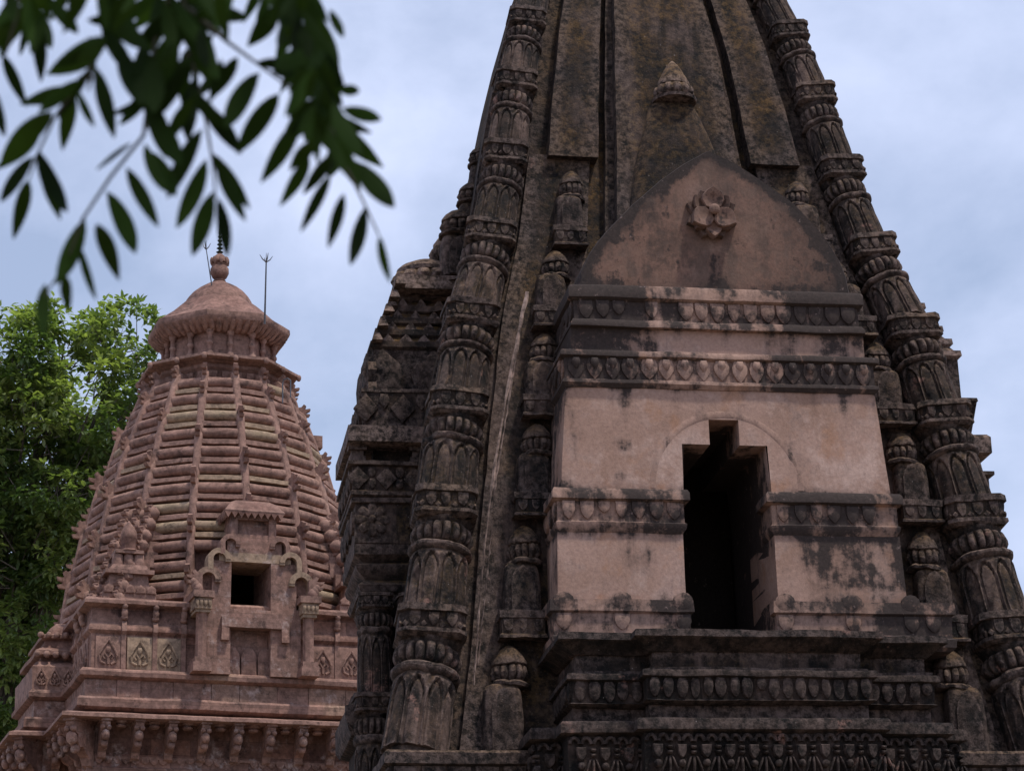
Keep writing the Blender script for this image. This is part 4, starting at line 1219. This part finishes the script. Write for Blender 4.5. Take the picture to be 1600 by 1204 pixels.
mb = MB(); band(mb, splr(3.70, 1.25, .8), [(-1.0, 12.6), (0, 12.6), (0, 11.55), (.07, 11.5), (.07, 11.40), (0, 11.36), (0, 6), (.2, 5.9), (.2, 5.5), (0, 5.4), (0, 1.2), (.4, 1.1), (.4, 0), (-1.0, 0)], True, .5)
mb.rough(.012, 1.3, 7); mb.build('lower_wall', M_LIME, red, 38); mb = MB()
band(mb, [(-2.6, -3.70), (2.6, -3.70)], [(-.05, 11.30), (.10, 11.30), (.10, 11.16), (-.05, 11.12)], False, .4)
mb.build('panel_moulding', M_LIME, red, 38); mb = MB()
band(mb, [(-3.68, -3.70), (3.68, -3.70)], [(-.05, 11.78), (.03, 11.78), (.03, 11.72), (-.05, 11.70)], False, .4)
petals(mb, (-3.6, -3.70), (3.6, -3.70), 11.76, .16, 34, .05, 'shield', .9)
mb.build('petal_course', M_LIME, red, 38)
def make_bracket():
    m_ = MB()
    pts = [(0, 0), (-.62, 0), (-.66, -.10), (-.60, -.24), (-.50, -.30), (-.52, -.42), (-.44, -.52), (-.34, -.50), (-.26, -.60), (-.16, -.66), (-.12, -.80), (0, -.86)]
    prism(m_, pts, lambda a, b_: (-.095, a, b_), lambda a, b_: (.095, a, b_))
    ball(m_, (0, -.58, -.36), .11, 1, 1, 1.2); ball(m_, (0, -.46, -.54), .09); ball(m_, (-.07, -.63, -.2), .06); ball(m_, (.07, -.63, -.2), .06)
    m_.box(-.125, .125, -.70, 0, -.06, .02)
    m_.rough(.02, 3, 2); return m_
bme = make_bracket().build('bracket', M_LIME, None, 40); scene.collection.objects.unlink(bme)
def bracket(x, y, rz, sc=1.0):
    o = bpy.data.objects.new('bracket', bme.data); scene.collection.objects.link(o); o.parent = red
    o.location = (x, y, 12.52); o.rotation_euler = (0, 0, rz); o.scale = (sc, sc, sc)
for i in range(10): bracket(-3.45 + .766 * i, -3.70, 0)
for i in range(3): bracket(-3.70, -3.35 + .75 * i, -math.pi / 2)
bracket(-3.68, -3.68, -math.pi / 4, 1.25)
for i in range(3): bracket(-4.50, -.95 + .8 * i, -math.pi / 2)
bracket(-4.48, -1.23, -math.pi / 4, 1.2); bracket(-4.1, -1.25, 0)
for i in range(9):
    mb = MB(); lathe(mb, [(.10, 12.36), (.13, 12.40), (.10, 12.44), (.16, 12.48), (.16, 12.54)], 12, c=(-3.07 + .766 * i, -4.1))
    mb.build('pendant_knob', M_LIME, red, 40)

# front dormer
dor = empty('window_dormer', (0, -4.2, 13.6), parent=red)
def dp(mbx, name, mat=M_LIME, smooth=38, amp=.012, parent=None):
    mbx.rough(amp, 1.6, rnd.uniform(0, 9)); mbx.v = [(x, y + 4.2, z - 13.6) for x, y, z in mbx.v]
    return mbx.build(name, mat, parent or dor, smooth)
VD = -4.12
mb = MB()   # wall with its opening, made of stones round it
mb.box(-1.12, -.56, VD, -3.2, 13.7, 15.3, .1); mb.box(.40, 1.12, VD, -3.2, 13.7, 15.3, 0)
mb.box(-.56, .40, VD + .30, -3.2, 13.7, 14.86, 0)
mb.box(-.56, .40, VD, -3.2, 14.86, 15.26, .15)
mb.box(-1.02, -.56, VD + .01, -3.0, 15.3, 16.4, .3); mb.box(.40, 1.02, VD + .01, -3.0, 15.3, 16.4, .1)
mb.box(-.86, .88, VD, -2.9, 16.4, 16.62, .95)
mb.box(-.66, .66, VD + .02, -2.8, 16.62, 16.92, .1)
# dark room behind the opening
mb.box(-1.0, -.56, -3.05, -2.4, 15.0, 16.5); mb.box(.40, 1.0, -3.05, -2.4, 15.0, 16.5)
dp(mb, 'dormer_wall')
mb = MB()
mb.box(-.80, .82, VD - .12, -3.9, 14.80, 15.04, .1); mb.box(-.80, -.62, VD - .12, -3.9, 14.48, 14.80, .1); mb.box(.64, .82, VD - .12, -3.9, 14.48, 14.80, .1)
dp(mb, 'niche_lintel')
for x in (-.47, -.07, .33):
    mb = MB(); petal(mb, (x, VD + .30, 14.42), (1, 0, 0), (0, -1, 0), .36, .72, .13, 'arch', dome=1.0, inner=.8)
    dp(mb, 'arched_niche')
for sg in (-1, 1):
    mb = MB(); c = (sg * 1.28, -4.22)
    mb.box(c[0] - .22, c[0] + .22, c[1] - .2, -3.6, 13.68, 13.9); mb.box(c[0] - .18, c[0] + .18, c[1] - .17, -3.6, 13.9, 14.02, .2)
    lathe(mb, [(.15, 14.0), (.14, 14.1), (.135, 15.05), (.16, 15.1)], 8, c=c)
    mb.box(c[0] - .17, c[0] + .17, c[1] - .16, -3.6, 15.08, 15.16, .9); mb.box(c[0] - .20, c[0] + .20, c[1] - .2, -3.6, 15.16, 15.42, .8)
    for q in range(4): petal(mb, (c[0] - .15 + .1 * q, c[1] - .2, 15.36), (1, 0, 0), (0, -1, 0), .085, .16, .04, 'lotus', tone=.8)
    mb.box(c[0] - .25, c[0] + .25, c[1] - .26, -3.6, 15.42, 15.58, .2)
    dp(mb, 'column', M_RED)
    # scroll brackets stepping up to the roof
    def scroll(cx, cz, r, tone):
        m2 = MB(); pts = []
        for i in range(13):
            a = math.pi * i / 12; pts.append((math.cos(a) * r, math.sin(a) * r))
        inner = [(x * .55, y * .55) for x, y in pts[::-1]]
        poly = pts + [(-r, -.28), (-r * .55, -.28)] + inner if sg > 0 else pts + inner + [(r * .55, -.28), (r, -.28)]
        poly = pts + inner
        f0 = lambda x, z: (cx + x, VD - .10, cz + z); f1 = lambda x, z: (cx + x, VD + .3, cz + z)
        n = len(pts); vs = [f0(*p) for p in pts] + [f0(*p) for p in inner[::-1]] + [f1(*p) for p in pts] + [f1(*p) for p in inner[::-1]]
        fs = []
        for i in range(n - 1):
            fs += [(i, i + 1, n + i + 1, n + i), (2 * n + i, 3 * n + i, 3 * n + i + 1, 2 * n + i + 1), (i, 2 * n + i, 2 * n + i + 1, i + 1), (n + i, n + i + 1, 3 * n + i + 1, 3 * n + i)]
        fs += [(0, n, 3 * n, 2 * n), (n - 1, 3 * n - 1, 4 * n - 1, 2 * n - 1)]
        m2.add(vs, fs, tone)
        xo = cx + sg * r * .78; m2.box(xo - r * .23, xo + r * .23, VD - .10, VD + .3, cz - .26, cz, tone)
        xi = cx - sg * r * .78; m2.box(xi - r * .23, xi + r * .23, VD - .08, VD + .3, cz - .06, cz + .0, tone)
        m2.box(cx - r * .6, cx + r * .6, VD + .12, VD + .3, cz - .26, cz + r * .6, .1)
        return dp(m2, 'scroll_bracket', M_RED, 40, .008)
    scroll(sg * 1.12, 15.92, .30, .9 if sg > 0 else .6); scroll(sg * .86, 16.42, .27, .9); scroll(sg * .60, 16.80, .24, .3)
    m2 = MB(); 
    for q in range(3): ball(m2, (sg * (1.38 + .05 * q), -4.25, 15.66 + .08 * q), .13 - .02 * q, 1, 1, 1.2)
    prism(m2, CREST, lambda x, y: (sg * (1.36 + x * .8), -4.3, 15.9 + y * .6), lambda x, y: (sg * (1.36 + x * .8), -4.15, 15.9 + y * .6))
    dp(m2, 'column_ornament', M_RED)
mb = MB()
mb.box(-.56, -.40, -4.05, -2.9, 16.9, 17.6); mb.box(.36, .54, -4.05, -2.9, 16.9, 17.6); mb.box(-.40, .36, -4.05, -2.9, 16.9, 17.1); mb.box(-.40, .36, -4.05, -2.9, 17.46, 17.6); mb.box(-.40, .36, -3.9, -2.9, 17.1, 17.46)
dp(mb, 'attic_box')
mb = MB()
band(mb, [(-.66, -2.7), (-.66, -4.12), (.64, -4.12), (.64, -2.7)], [(-.3, 17.58), (.06, 17.58), (.08, 17.64), (.02, 17.72), (-.10, 17.88), (-.25, 17.98), (-.3, 17.98)], False, .25)
mb.box(-.42, .40, -3.9, -2.6, 17.7, 17.98)
for i in range(9): 
    x = -.66 + .16 * i; mb.add([(x - .08, -4.19, 17.6), (x + .08, -4.19, 17.6), (x, -4.19, 17.46), (x - .08, -4.13, 17.6), (x + .08, -4.13, 17.6), (x, -4.13, 17.46)], [(0, 1, 2), (5, 4, 3), (0, 2, 5, 3), (1, 4, 5, 2)])
for i in range(8):
    y = -4.1 + .17 * i; mb.add([(-.73, y - .085, 17.6), (-.73, y + .085, 17.6), (-.73, y, 17.46), (-.67, y - .085, 17.6), (-.67, y + .085, 17.6), (-.67, y, 17.46)], [(0, 1, 2), (5, 4, 3), (0, 2, 5, 3), (1, 4, 5, 2)])
dp(mb, 'dormer_roof', M_RED)
# small turrets at the corners of the spire's foot
for sx in (-1, 1):
    mb = MB(); c = (sx * 2.85, -3.32)
    mb.box(c[0] - .62, c[0] + .62, c[1] - .30, c[1] + .6, 15.40, 15.66, .1)
    for q in range(5): petal(mb, (c[0] - .5 + .25 * q, c[1] - .3, 15.82), (1, 0, 0), (0, -1, 0), .22, .2, .05, 'kudu')
    mb.box(c[0] - .5, c[0] + .5, c[1] - .2, c[1] + .6, 15.66, 16.1, .0, .06, .05)
    mb.box(c[0] - .58, c[0] + .58, c[1] - .28, c[1] + .6, 16.1, 16.2, 0, -.0)
    mb.box(c[0] - .50, c[0] + .50, c[1] - .2, c[1] + .6, 16.2, 16.34, .0, .12, .05)
    for q in range(3):
        x = c[0] - .25 + .25 * q; lathe(mb, [(.13, 16.3), (.14, 16.4), (.12, 16.6), (.06, 16.66)], 10, c=(x, c[1]), tone=.1)
    mb.box(c[0] - .34, c[0] + .34, c[1] - .16, c[1] + .6, 16.62, 16.70)
    lathe(mb, [(.22, 16.7), (.17, 16.74), (.17, 17.0), (.19, 17.05), (.16, 17.2), (.08, 17.34), (.01, 17.44)], 14, lambda a, z: 1 + .06 * math.cos(8 * a), c=c)
    mb.rough(.012, 2, 3); mb.build('corner_turret', M_RED, red, 40)
# leafy corner stacks climbing the spire's foot
for sx in (-1, 1):
    mb = MB(); d = Vector((sx * .7071, -.7071)); t = Vector((-d.y, d.x))
    for i in range(9):
        z = 15.45 + i * .30; r0 = 4.75 - i * .17 if i < 8 else 3.4
        for q in (-1, 0, 1):
            base = d * (r0 + rnd.uniform(-.05, .05)) + t * (q * .34)
            ball(mb, (base.x, base.y, z + rnd.uniform(-.04, .04)), .20, 1, 1, .9, rnd.uniform(0, .3), 8, 5)
            prism(mb, CREST, lambda x, y: ((base + d * x * .7 + t * -.07).x, (base + d * x * .7 + t * -.07).y, z + y * .6), lambda x, y: ((base + d * x * .7 + t * .07).x, (base + d * x * .7 + t * .07).y, z + y * .6))
        c = d * (r0 - .45); mb.box(c.x - .4, c.x + .4, c.y - .4, c.y + .4, z - .2, z + .16)
    mb.rough(.02, 2, 3); mb.build('leafy_corner', M_RED, red, 40)
# pavilion on the side projection
for sx in (-1, 1):
    mb = MB(); h = .75
    uo = 4.58
    pln = [(-3.5, 1.2), (-uo, 1.2), (-uo, -1.2), (-3.5, -1.2)] if sx < 0 else [(3.5, -1.2), (uo, -1.2), (uo, 1.2), (3.5, 1.2)]
    band(mb, pln, [(-.9, 13.72), (.12, 13.72), (.12, 14.3), (.02, 14.42), (-.1, 14.5), (-.1, 14.58), (.04, 14.62), (.04, 14.72), (-.16, 14.84), (-.22, 15.02), (-.12, 15.06), (-.12, 15.14), (-.3, 15.2), (-.34, 15.34), (-.5, 15.5), (-.9, 15.6)], False, .3)
    for q in range(3): motif(mb, (sx * (3.85 + .32 * q), -1.33, 13.82), (1, 0, 0), (0, -1, 0), .28, .42, 0)
    for q in range(5): ball(mb, (sx * (3.7 + .22 * q), -1.3, 14.6), .09); ball(mb, (sx * (3.7 + .2 * q), -1.1, 15.12), .08)
    mb.rough(.02, 1.5, 4); mb.build('side_pavilion', M_RED, red, 40)

# ------------------------------------------------------------------ lightning rods and a pipe on the red temple
def rod(name, x0, y0, x1, y1, t, label, r=.022, prongs=4, pl_=.17):
    a, b_ = at(x0, y0, t), at(x1, y1, t)
    ro = empty(name, a, 0, label, 'lightning rod', 'lightning rods on the red temple')
    mb = MB(); tube(mb, [Vector((0, 0, 0)), (b_ - a) * .5, b_ - a], [r * 1.2, r, r * .8], 8); mb.build('mast', M_IRON, ro)
    for k in range(prongs):
        m2 = MB(); an = 2 * math.pi * k / prongs + .4; q = b_ - a
        tube(m2, [q + Vector((0, 0, -.03)), q + Vector((math.cos(an) * pl_ * .6, math.sin(an) * pl_ * .6, .05)), q + Vector((math.cos(an) * pl_, math.sin(an) * pl_, .16))], [.016, .014, .006], 6); m2.build('prong', M_IRON, ro)
    m2 = MB(); tube(m2, [b_ - a, b_ - a + Vector((0, 0, .22))], [.016, .005], 6); m2.build('prong', M_IRON, ro)
rod('lightning_rod', 413.5, 506, 416, 408, 61.6, 'tall thin grey lightning rod standing on the red temple cap, right of the finial')
rod('lightning_rod', 331, 446, 322, 388, 63.2, 'short lightning rod leaning beside the stone finial of the red temple', .014, 3, .12)
mb = MB(); p = at(449, 600, 61.5)
tube(mb, [p + Vector((-.12, 0, -.5)), p + Vector((-.12, 0, 0)), p + Vector((-.1, 0, .12)), p + Vector((.0, 0, .16)), p + Vector((.08, 0, .1)), p + Vector((.08, 0, -.35))], .018, 6)
tag(mb.build('bent_pipe', M_IRON), 'thin bent grey pipe hooked at the right edge of the red temple eave', 'pipe')

# ------------------------------------------------------------------ tree behind the red temple
def leaf_faces(mb, p, d, up, ln, wd, tone):
    s_ = d.cross(up)
    if s_.length < 1e-4: s_ = d.cross(Vector((1, 0, 0)))
    s_.normalize(); nn = s_.cross(d).normalized()
    q = [p, p + d * (ln * .3) + s_ * (wd * .5) + nn * (wd * .12), p + d * (ln * .3) - s_ * (wd * .5) + nn * (wd * .12), p + d * (ln * .68) + s_ * (wd * .4) + nn * (wd * .06), p + d * (ln * .68) - s_ * (wd * .4) + nn * (wd * .06), p + d * ln - nn * (wd * .18), p + d * (ln * .35), p + d * (ln * .7) - nn * (wd * .05)]
    mb.add(q, [(0, 1, 6), (0, 6, 2), (1, 3, 7, 6), (2, 6, 7, 4), (3, 5, 7), (4, 7, 5)], tone)
def tree(tp, label, blobs, base, nl, ls):
    root = empty('broadleaf_tree', base, 0, label, 'tree')
    r_ = random.Random(5)
    tk = MB(); ct = Vector(blobs[0][0]) - Vector(base)
    tube(tk, [Vector((0, 0, -.2)), Vector((.3, .2, ct.z * .25)), Vector((.1, .1, ct.z * .5)), ct], [.55, .45, .36, .14], 12)
    cw = MB()
    for (c, rad, k) in blobs:
        c = Vector(c) - Vector(base)
        st = Vector((.1, .1, max(2.0, min(c.z, ct.z) * r_.uniform(.6, .8))))
        tube(tk, [st, st.lerp(c, .5) + Vector((0, 0, -.3)), c], [.13, .08, .03], 7)
        # twigs, each a rosette of leaves
        for i in range(int(nl * k)):
            while True:
                v = Vector((r_.uniform(-1, 1), r_.uniform(-1, 1), r_.uniform(-1, 1)))
                if .25 < v.length < 1: break
            v = v * (v.length ** -.35)
            p = c + v * rad
            dens = noise.noise(p * .75 + Vector((7, 3, 1)))
            if dens < -.12: continue
            o_ = (v.normalized() + Vector((r_.uniform(-.6, .6), r_.uniform(-.6, .6), r_.uniform(-.1, .7)))).normalized()
            tn = min(1, max(0, .35 + .8 * noise.noise(p * .45) + r_.uniform(-.25, .25) + .25 * v.z))
            for q in range(r_.randint(5, 8)):
                d = (o_ * .5 + Vector((r_.uniform(-1, 1), r_.uniform(-1, 1), r_.uniform(-.9, .45)))).normalized()
                leaf_faces(cw, p + d * .06, d, Vector((r_.uniform(-.4, .4), r_.uniform(-.4, .4), 1)), ls * r_.uniform(.7, 1.2), ls * r_.uniform(.38, .52), min(1, max(0, tn + r_.uniform(-.12, .12))))
            if r_.random() < .09: tube(tk, [p - o_ * .9 + Vector((0, 0, -.2)), p], [.02, .008], 4)
    tk.build('trunk', M_BARK, root, 60); cw.build('crown', M_LEAF, root, 0)
TT = 74.0
bl = []
for (x, y, t, r_, k) in [(60, 700, 75, 3.0, 1.1), (190, 545, 74, 1.55, .55), (100, 545, 74, 1.6, .6), (20, 560, 73, 1.7, .6), (140, 640, 73, 1.9, .8), (40, 660, 72.5, 1.7, .6), (190, 700, 75, 1.5, .5), (90, 760, 72.5, 1.9, .8), (10, 800, 73, 1.8, .7),
                       (130, 850, 74, 1.8, .7), (40, 900, 74, 1.9, .7), (-40, 640, 74, 2.2, .8), (-60, 800, 74, 2.4, .8), (60, 1010, 75, 1.9, .6), (-30, 980, 75, 2.2, .6), (110, 960, 76, 1.5, .5), (-120, 720, 75, 2.6, .8), (20, 1080, 73, 2.0, 1.0), (-60, 1120, 74, 2.4, 1.0), (40, 980, 72.5, 1.8, .9), (10, 1180, 73, 2.2, 1.0), (90, 860, 72.3, 1.5, .8), (30, 860, 72, 1.6, .8), (60, 880, 76, 2.2, .9), (100, 760, 76.5, 2.4, 1.0), (20, 700, 77, 2.6, 1.0)]:
    bl.append((at(x, y, t), r_, k))
bx = at(-20, 900, 76); tree(TT, 'bushy green broadleaf tree standing behind the left side of the red temple', bl, (bx.x, bx.y, 0), 760, .27)

# ------------------------------------------------------------------ near branches hanging into the top left corner
def Z8(x, y, t): return at(x * .4319, y * .4319, t)
def near_leaf(mb, a, b_, wr=.27, tone=.5, roll=0.0):
    """one leaflet from its base a to its tip b_ : folded along the midrib, pointed at both ends"""
    d = b_ - a; ln = d.length; d.normalize()
    vdir = ((a + b_) / 2 - Vector((0, 0, CAMZ))).normalized()
    s_ = d.cross(vdir).normalized(); nn = s_.cross(d).normalized()
    s_, nn = s_ * math.cos(roll) + nn * math.sin(roll), nn * math.cos(roll) - s_ * math.sin(roll)
    k = 8; vs = []; fs = []
    for i in range(k + 1):
        f = i / k; wd = ln * wr * .36 * (math.sin(math.pi * min(1, f ** .85)) ** .8) * (1 if f < .98 else .2) + .0006
        bend = -nn * (ln * .05 * (2 * f - 1) ** 2)
        c = a + d * (ln * f) + bend
        tw = math.sin(f * 3 + roll * 4) * .25
        vs += [c + s_ * wd + nn * (wd * (.25 + tw)), c, c - s_ * wd + nn * (wd * (.25 - tw))]
    for i in range(k):
        for j in (0, 1): fs.append((3 * i + j, 3 * i + j + 1, 3 * i + 4 + j, 3 * i + 3 + j))
    mb.add(vs, fs, tone)
def spray(name, label, stems, leaves, dense, seed):
    root = empty(name, Z8(*stems[0][0]), 0, label, 'branch', 'leafy branches hanging into view')
    r_ = random.Random(seed); O = Vector(root.location)
    sm = MB(); lm = MB()
    for st in stems:
        pts = [Z8(*p) - O for p in st]; m = len(pts)
        tube(sm, pts, [  .0028 * (1 - .6 * i / max(1, m - 1)) for i in range(m)], 7)
    for l_ in leaves:
        x0, y0, x1, y1 = l_[:4]; t = l_[4] if len(l_) > 4 else r_.uniform(2.5, 2.75); wr = l_[5] if len(l_) > 5 else .28; rl = l_[6] if len(l_) > 6 else r_.uniform(-.35, .35)
        near_leaf(lm, Z8(x0, y0, t), Z8(x1, y1, t + r_.uniform(-.06, .06)), wr, r_.random(), rl)
    for st in stems:
        for (p, q) in zip(st, st[1:]):
            if q[1] < 0 or q[1] > 620: continue
            for i in range(max(1, int(math.hypot(q[0] - p[0], q[1] - p[1]) / 105))):
                f = r_.random(); x, y = p[0] + (q[0] - p[0]) * f, p[1] + (q[1] - p[1]) * f
                an = math.atan2(q[1] - p[1], q[0] - p[0]) + r_.choice((-1, 1)) * r_.uniform(.4, 1.0); ln = r_.uniform(150, 230)
                near_leaf(lm, Z8(x, y, p[2]), Z8(x + ln * math.cos(an), y + ln * math.sin(an) + 25, p[2] + r_.uniform(-.07, .07)), r_.uniform(.26, .34), r_.random(), r_.uniform(-.6, .6))
    lm.v = [tuple(Vector(p) - O) for p in lm.v]
    for (x0, y0, x1, y1, wd, n, am) in dense:
        for i in range(n):
            f = r_.random(); x = x0 + (x1 - x0) * f + r_.uniform(-wd, wd); y = y0 + (y1 - y0) * f + r_.uniform(-wd, wd)
            an = am + r_.uniform(-.6, .6); ln = r_.uniform(120, 215); t = r_.uniform(2.35, 2.95)
            m2 = MB(); near_leaf(m2, Z8(x, y, t), Z8(x + ln * math.cos(an), y + ln * math.sin(an), t + r_.uniform(-.05, .05)), r_.uniform(.24, .34), r_.random(), r_.uniform(-.5, .5))
            lm.add([Vector(p) - O for p in m2.v], m2.f, m2.t)
    # unseen foliage added above the picture: it shades the hanging part from the sun
    for i in range(170):
        p = Vector((r_.uniform(-.42, .42), r_.uniform(-.35, .35), r_.uniform(-.1, .25))) + SUN_DIR * r_.uniform(.42, .75)
        d = Vector((r_.uniform(-1, 1), r_.uniform(-1, 1), r_.uniform(-1, .2))).normalized()
        m2 = MB(); near_leaf(m2, O + p, O + p + d * r_.uniform(.08, .12), .34, r_.random(), r_.uniform(-1, 1))
        lm.add([Vector(q) - O for q in m2.v], m2.f, m2.t)
    for i in range(3): tube(sm, [Vector(Z8(*stems[0][0])) - O, SUN_DIR * .35 + Vector((-.1 + .1 * i, 0, .05)), SUN_DIR * .7 + Vector((-.35 + .35 * i, .1, 0))], [.005, .004, .002], 6)
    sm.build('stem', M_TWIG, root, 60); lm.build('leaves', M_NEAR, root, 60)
T0 = 2.62
LL = [(460, 610, 575, 825), (395, 700, 500, 925), (350, 800, 430, 1005), (285, 890, 345, 1085, 2.62, .2), (232, 990, 248, 1125), (162, 1035, 152, 1218), (305, 800, 203, 1038), (150, 565, 215, 790), (105, 645, 50, 860), (115, 570, -5, 735),
      (280, 330, 340, 462), (350, 250, 415, 505), (280, 322, 80, 375), (190, 395, 0, 590, 2.6, .36), (155, 470, -10, 612), (8, 195, 95, 385), (475, 515, 350, 612, 2.6, .14), (395, 140, 178, 270, 2.6, .42), (312, 70, 466, 85, 2.6, .3),
      (180, 8, 288, 125, 2.6, .36), (130, 40, 152, 298), (40, 20, -20, 190), (-20, 330, 15, 500)]
spray('leafy_branch', 'dark blurred leafy branch drooping over the left, above the green tree', [
    [(700, -260, T0), (560, 150, T0), (520, 490, T0), (400, 640, T0), (300, 790, T0), (235, 960, T0), (160, 1070, T0)], [(330, -260, T0), (380, 160, T0), (330, 240, T0), (200, 420, T0), (130, 570, T0), (105, 650, T0)], [(100, -260, T0), (60, 60, T0), (20, 200, T0)], [(330, 240, T0), (320, 330, T0), (345, 250, T0)]],
    LL, [(-60, -90, 190, 60, 60, 13, 1.5), (200, -110, 430, -40, 50, 10, 1.5)], 3)
LM = [(525, 530, 602, 705), (748, 582, 640, 832, 2.6, .3), (782, 585, 888, 802), (768, 700, 694, 932, 2.6, .32), (792, 720, 826, 935, 2.6, .26), (640, 130, 515, 400, 2.6, .4), (432, 180, 520, 392, 2.6, .34), (930, 268, 805, 470, 2.6, .36), (862, 205, 760, 360, 2.6, .34),
      (1008, 338, 855, 556, 2.6, .38), (670, 8, 805, 138), (680, 240, 560, 430, 2.6, .36), (700, 350, 600, 520, 2.6, .36), (725, 470, 600, 720, 2.6, .3), (720, 120, 790, 300, 2.6, .3), (500, 110, 400, 30, 2.6, .3), (690, 330, 820, 470, 2.6, .34), (560, 300, 430, 460, 2.6, .26), (560, 560, 640, 720, 2.6, .3),
      (640, 40, 500, 170, 2.6, .4), (540, 200, 560, 420, 2.6, .36)]
spray('leafy_branch', 'dark blurred leafy branch in the middle, its lowest leaves over the red temple finial', [
    [(640, -300, 2.66), (670, 60, 2.66), (690, 200, 2.66), (745, 440, 2.66), (770, 590, 2.66), (780, 720, 2.66)], [(690, 180, 2.66), (620, 320, 2.66), (520, 480, 2.66)], [(680, 30, 2.66), (820, 150, 2.66), (930, 230, 2.66), (1080, 340, 2.66)]],
    LM, [(480, -80, 680, 60, 60, 13, 1.9), (540, 80, 700, 300, 60, 7, 2.0), (700, 110, 860, 240, 45, 4, 1.9), (650, -120, 830, -60, 30, 7, 1.5)], 8)
LR = [(1090, 425, 948, 660, 2.6, .3), (1125, 565, 1018, 742), (1195, 632, 1088, 838, 2.6, .24), (1245, 700, 1188, 895), (1322, 755, 1268, 965), (1368, 850, 1408, 1018, 2.6, .24), (1290, 590, 1432, 760, 2.6, .34), (1245, 395, 1388, 436, 2.6, .3), (1225, 325, 1308, 330, 2.6, .3), (1010, 20, 902, 165, 2.6, .4), (1195, 40, 1244, 140, 2.6, .34),
      (1120, 190, 982, 245, 2.6, .4), (1200, 560, 1100, 700, 2.6, .3), (1150, 500, 1050, 610, 2.6, .34)]
spray('leafy_branch', 'dense dark drooping leafy branch nearest the tall spire, hanging from the top edge', [
    [(1060, -320, 2.7), (1100, 60, 2.7), (1150, 320, 2.7), (1230, 560, 2.7), (1310, 720, 2.7), (1370, 850, 2.7)]],
    LR, [(1030, -130, 1130, 200, 62, 46, 1.55), (1100, 160, 1180, 400, 45, 28, 1.6), (1180, 370, 1235, 500, 30, 12, 1.6)], 21)
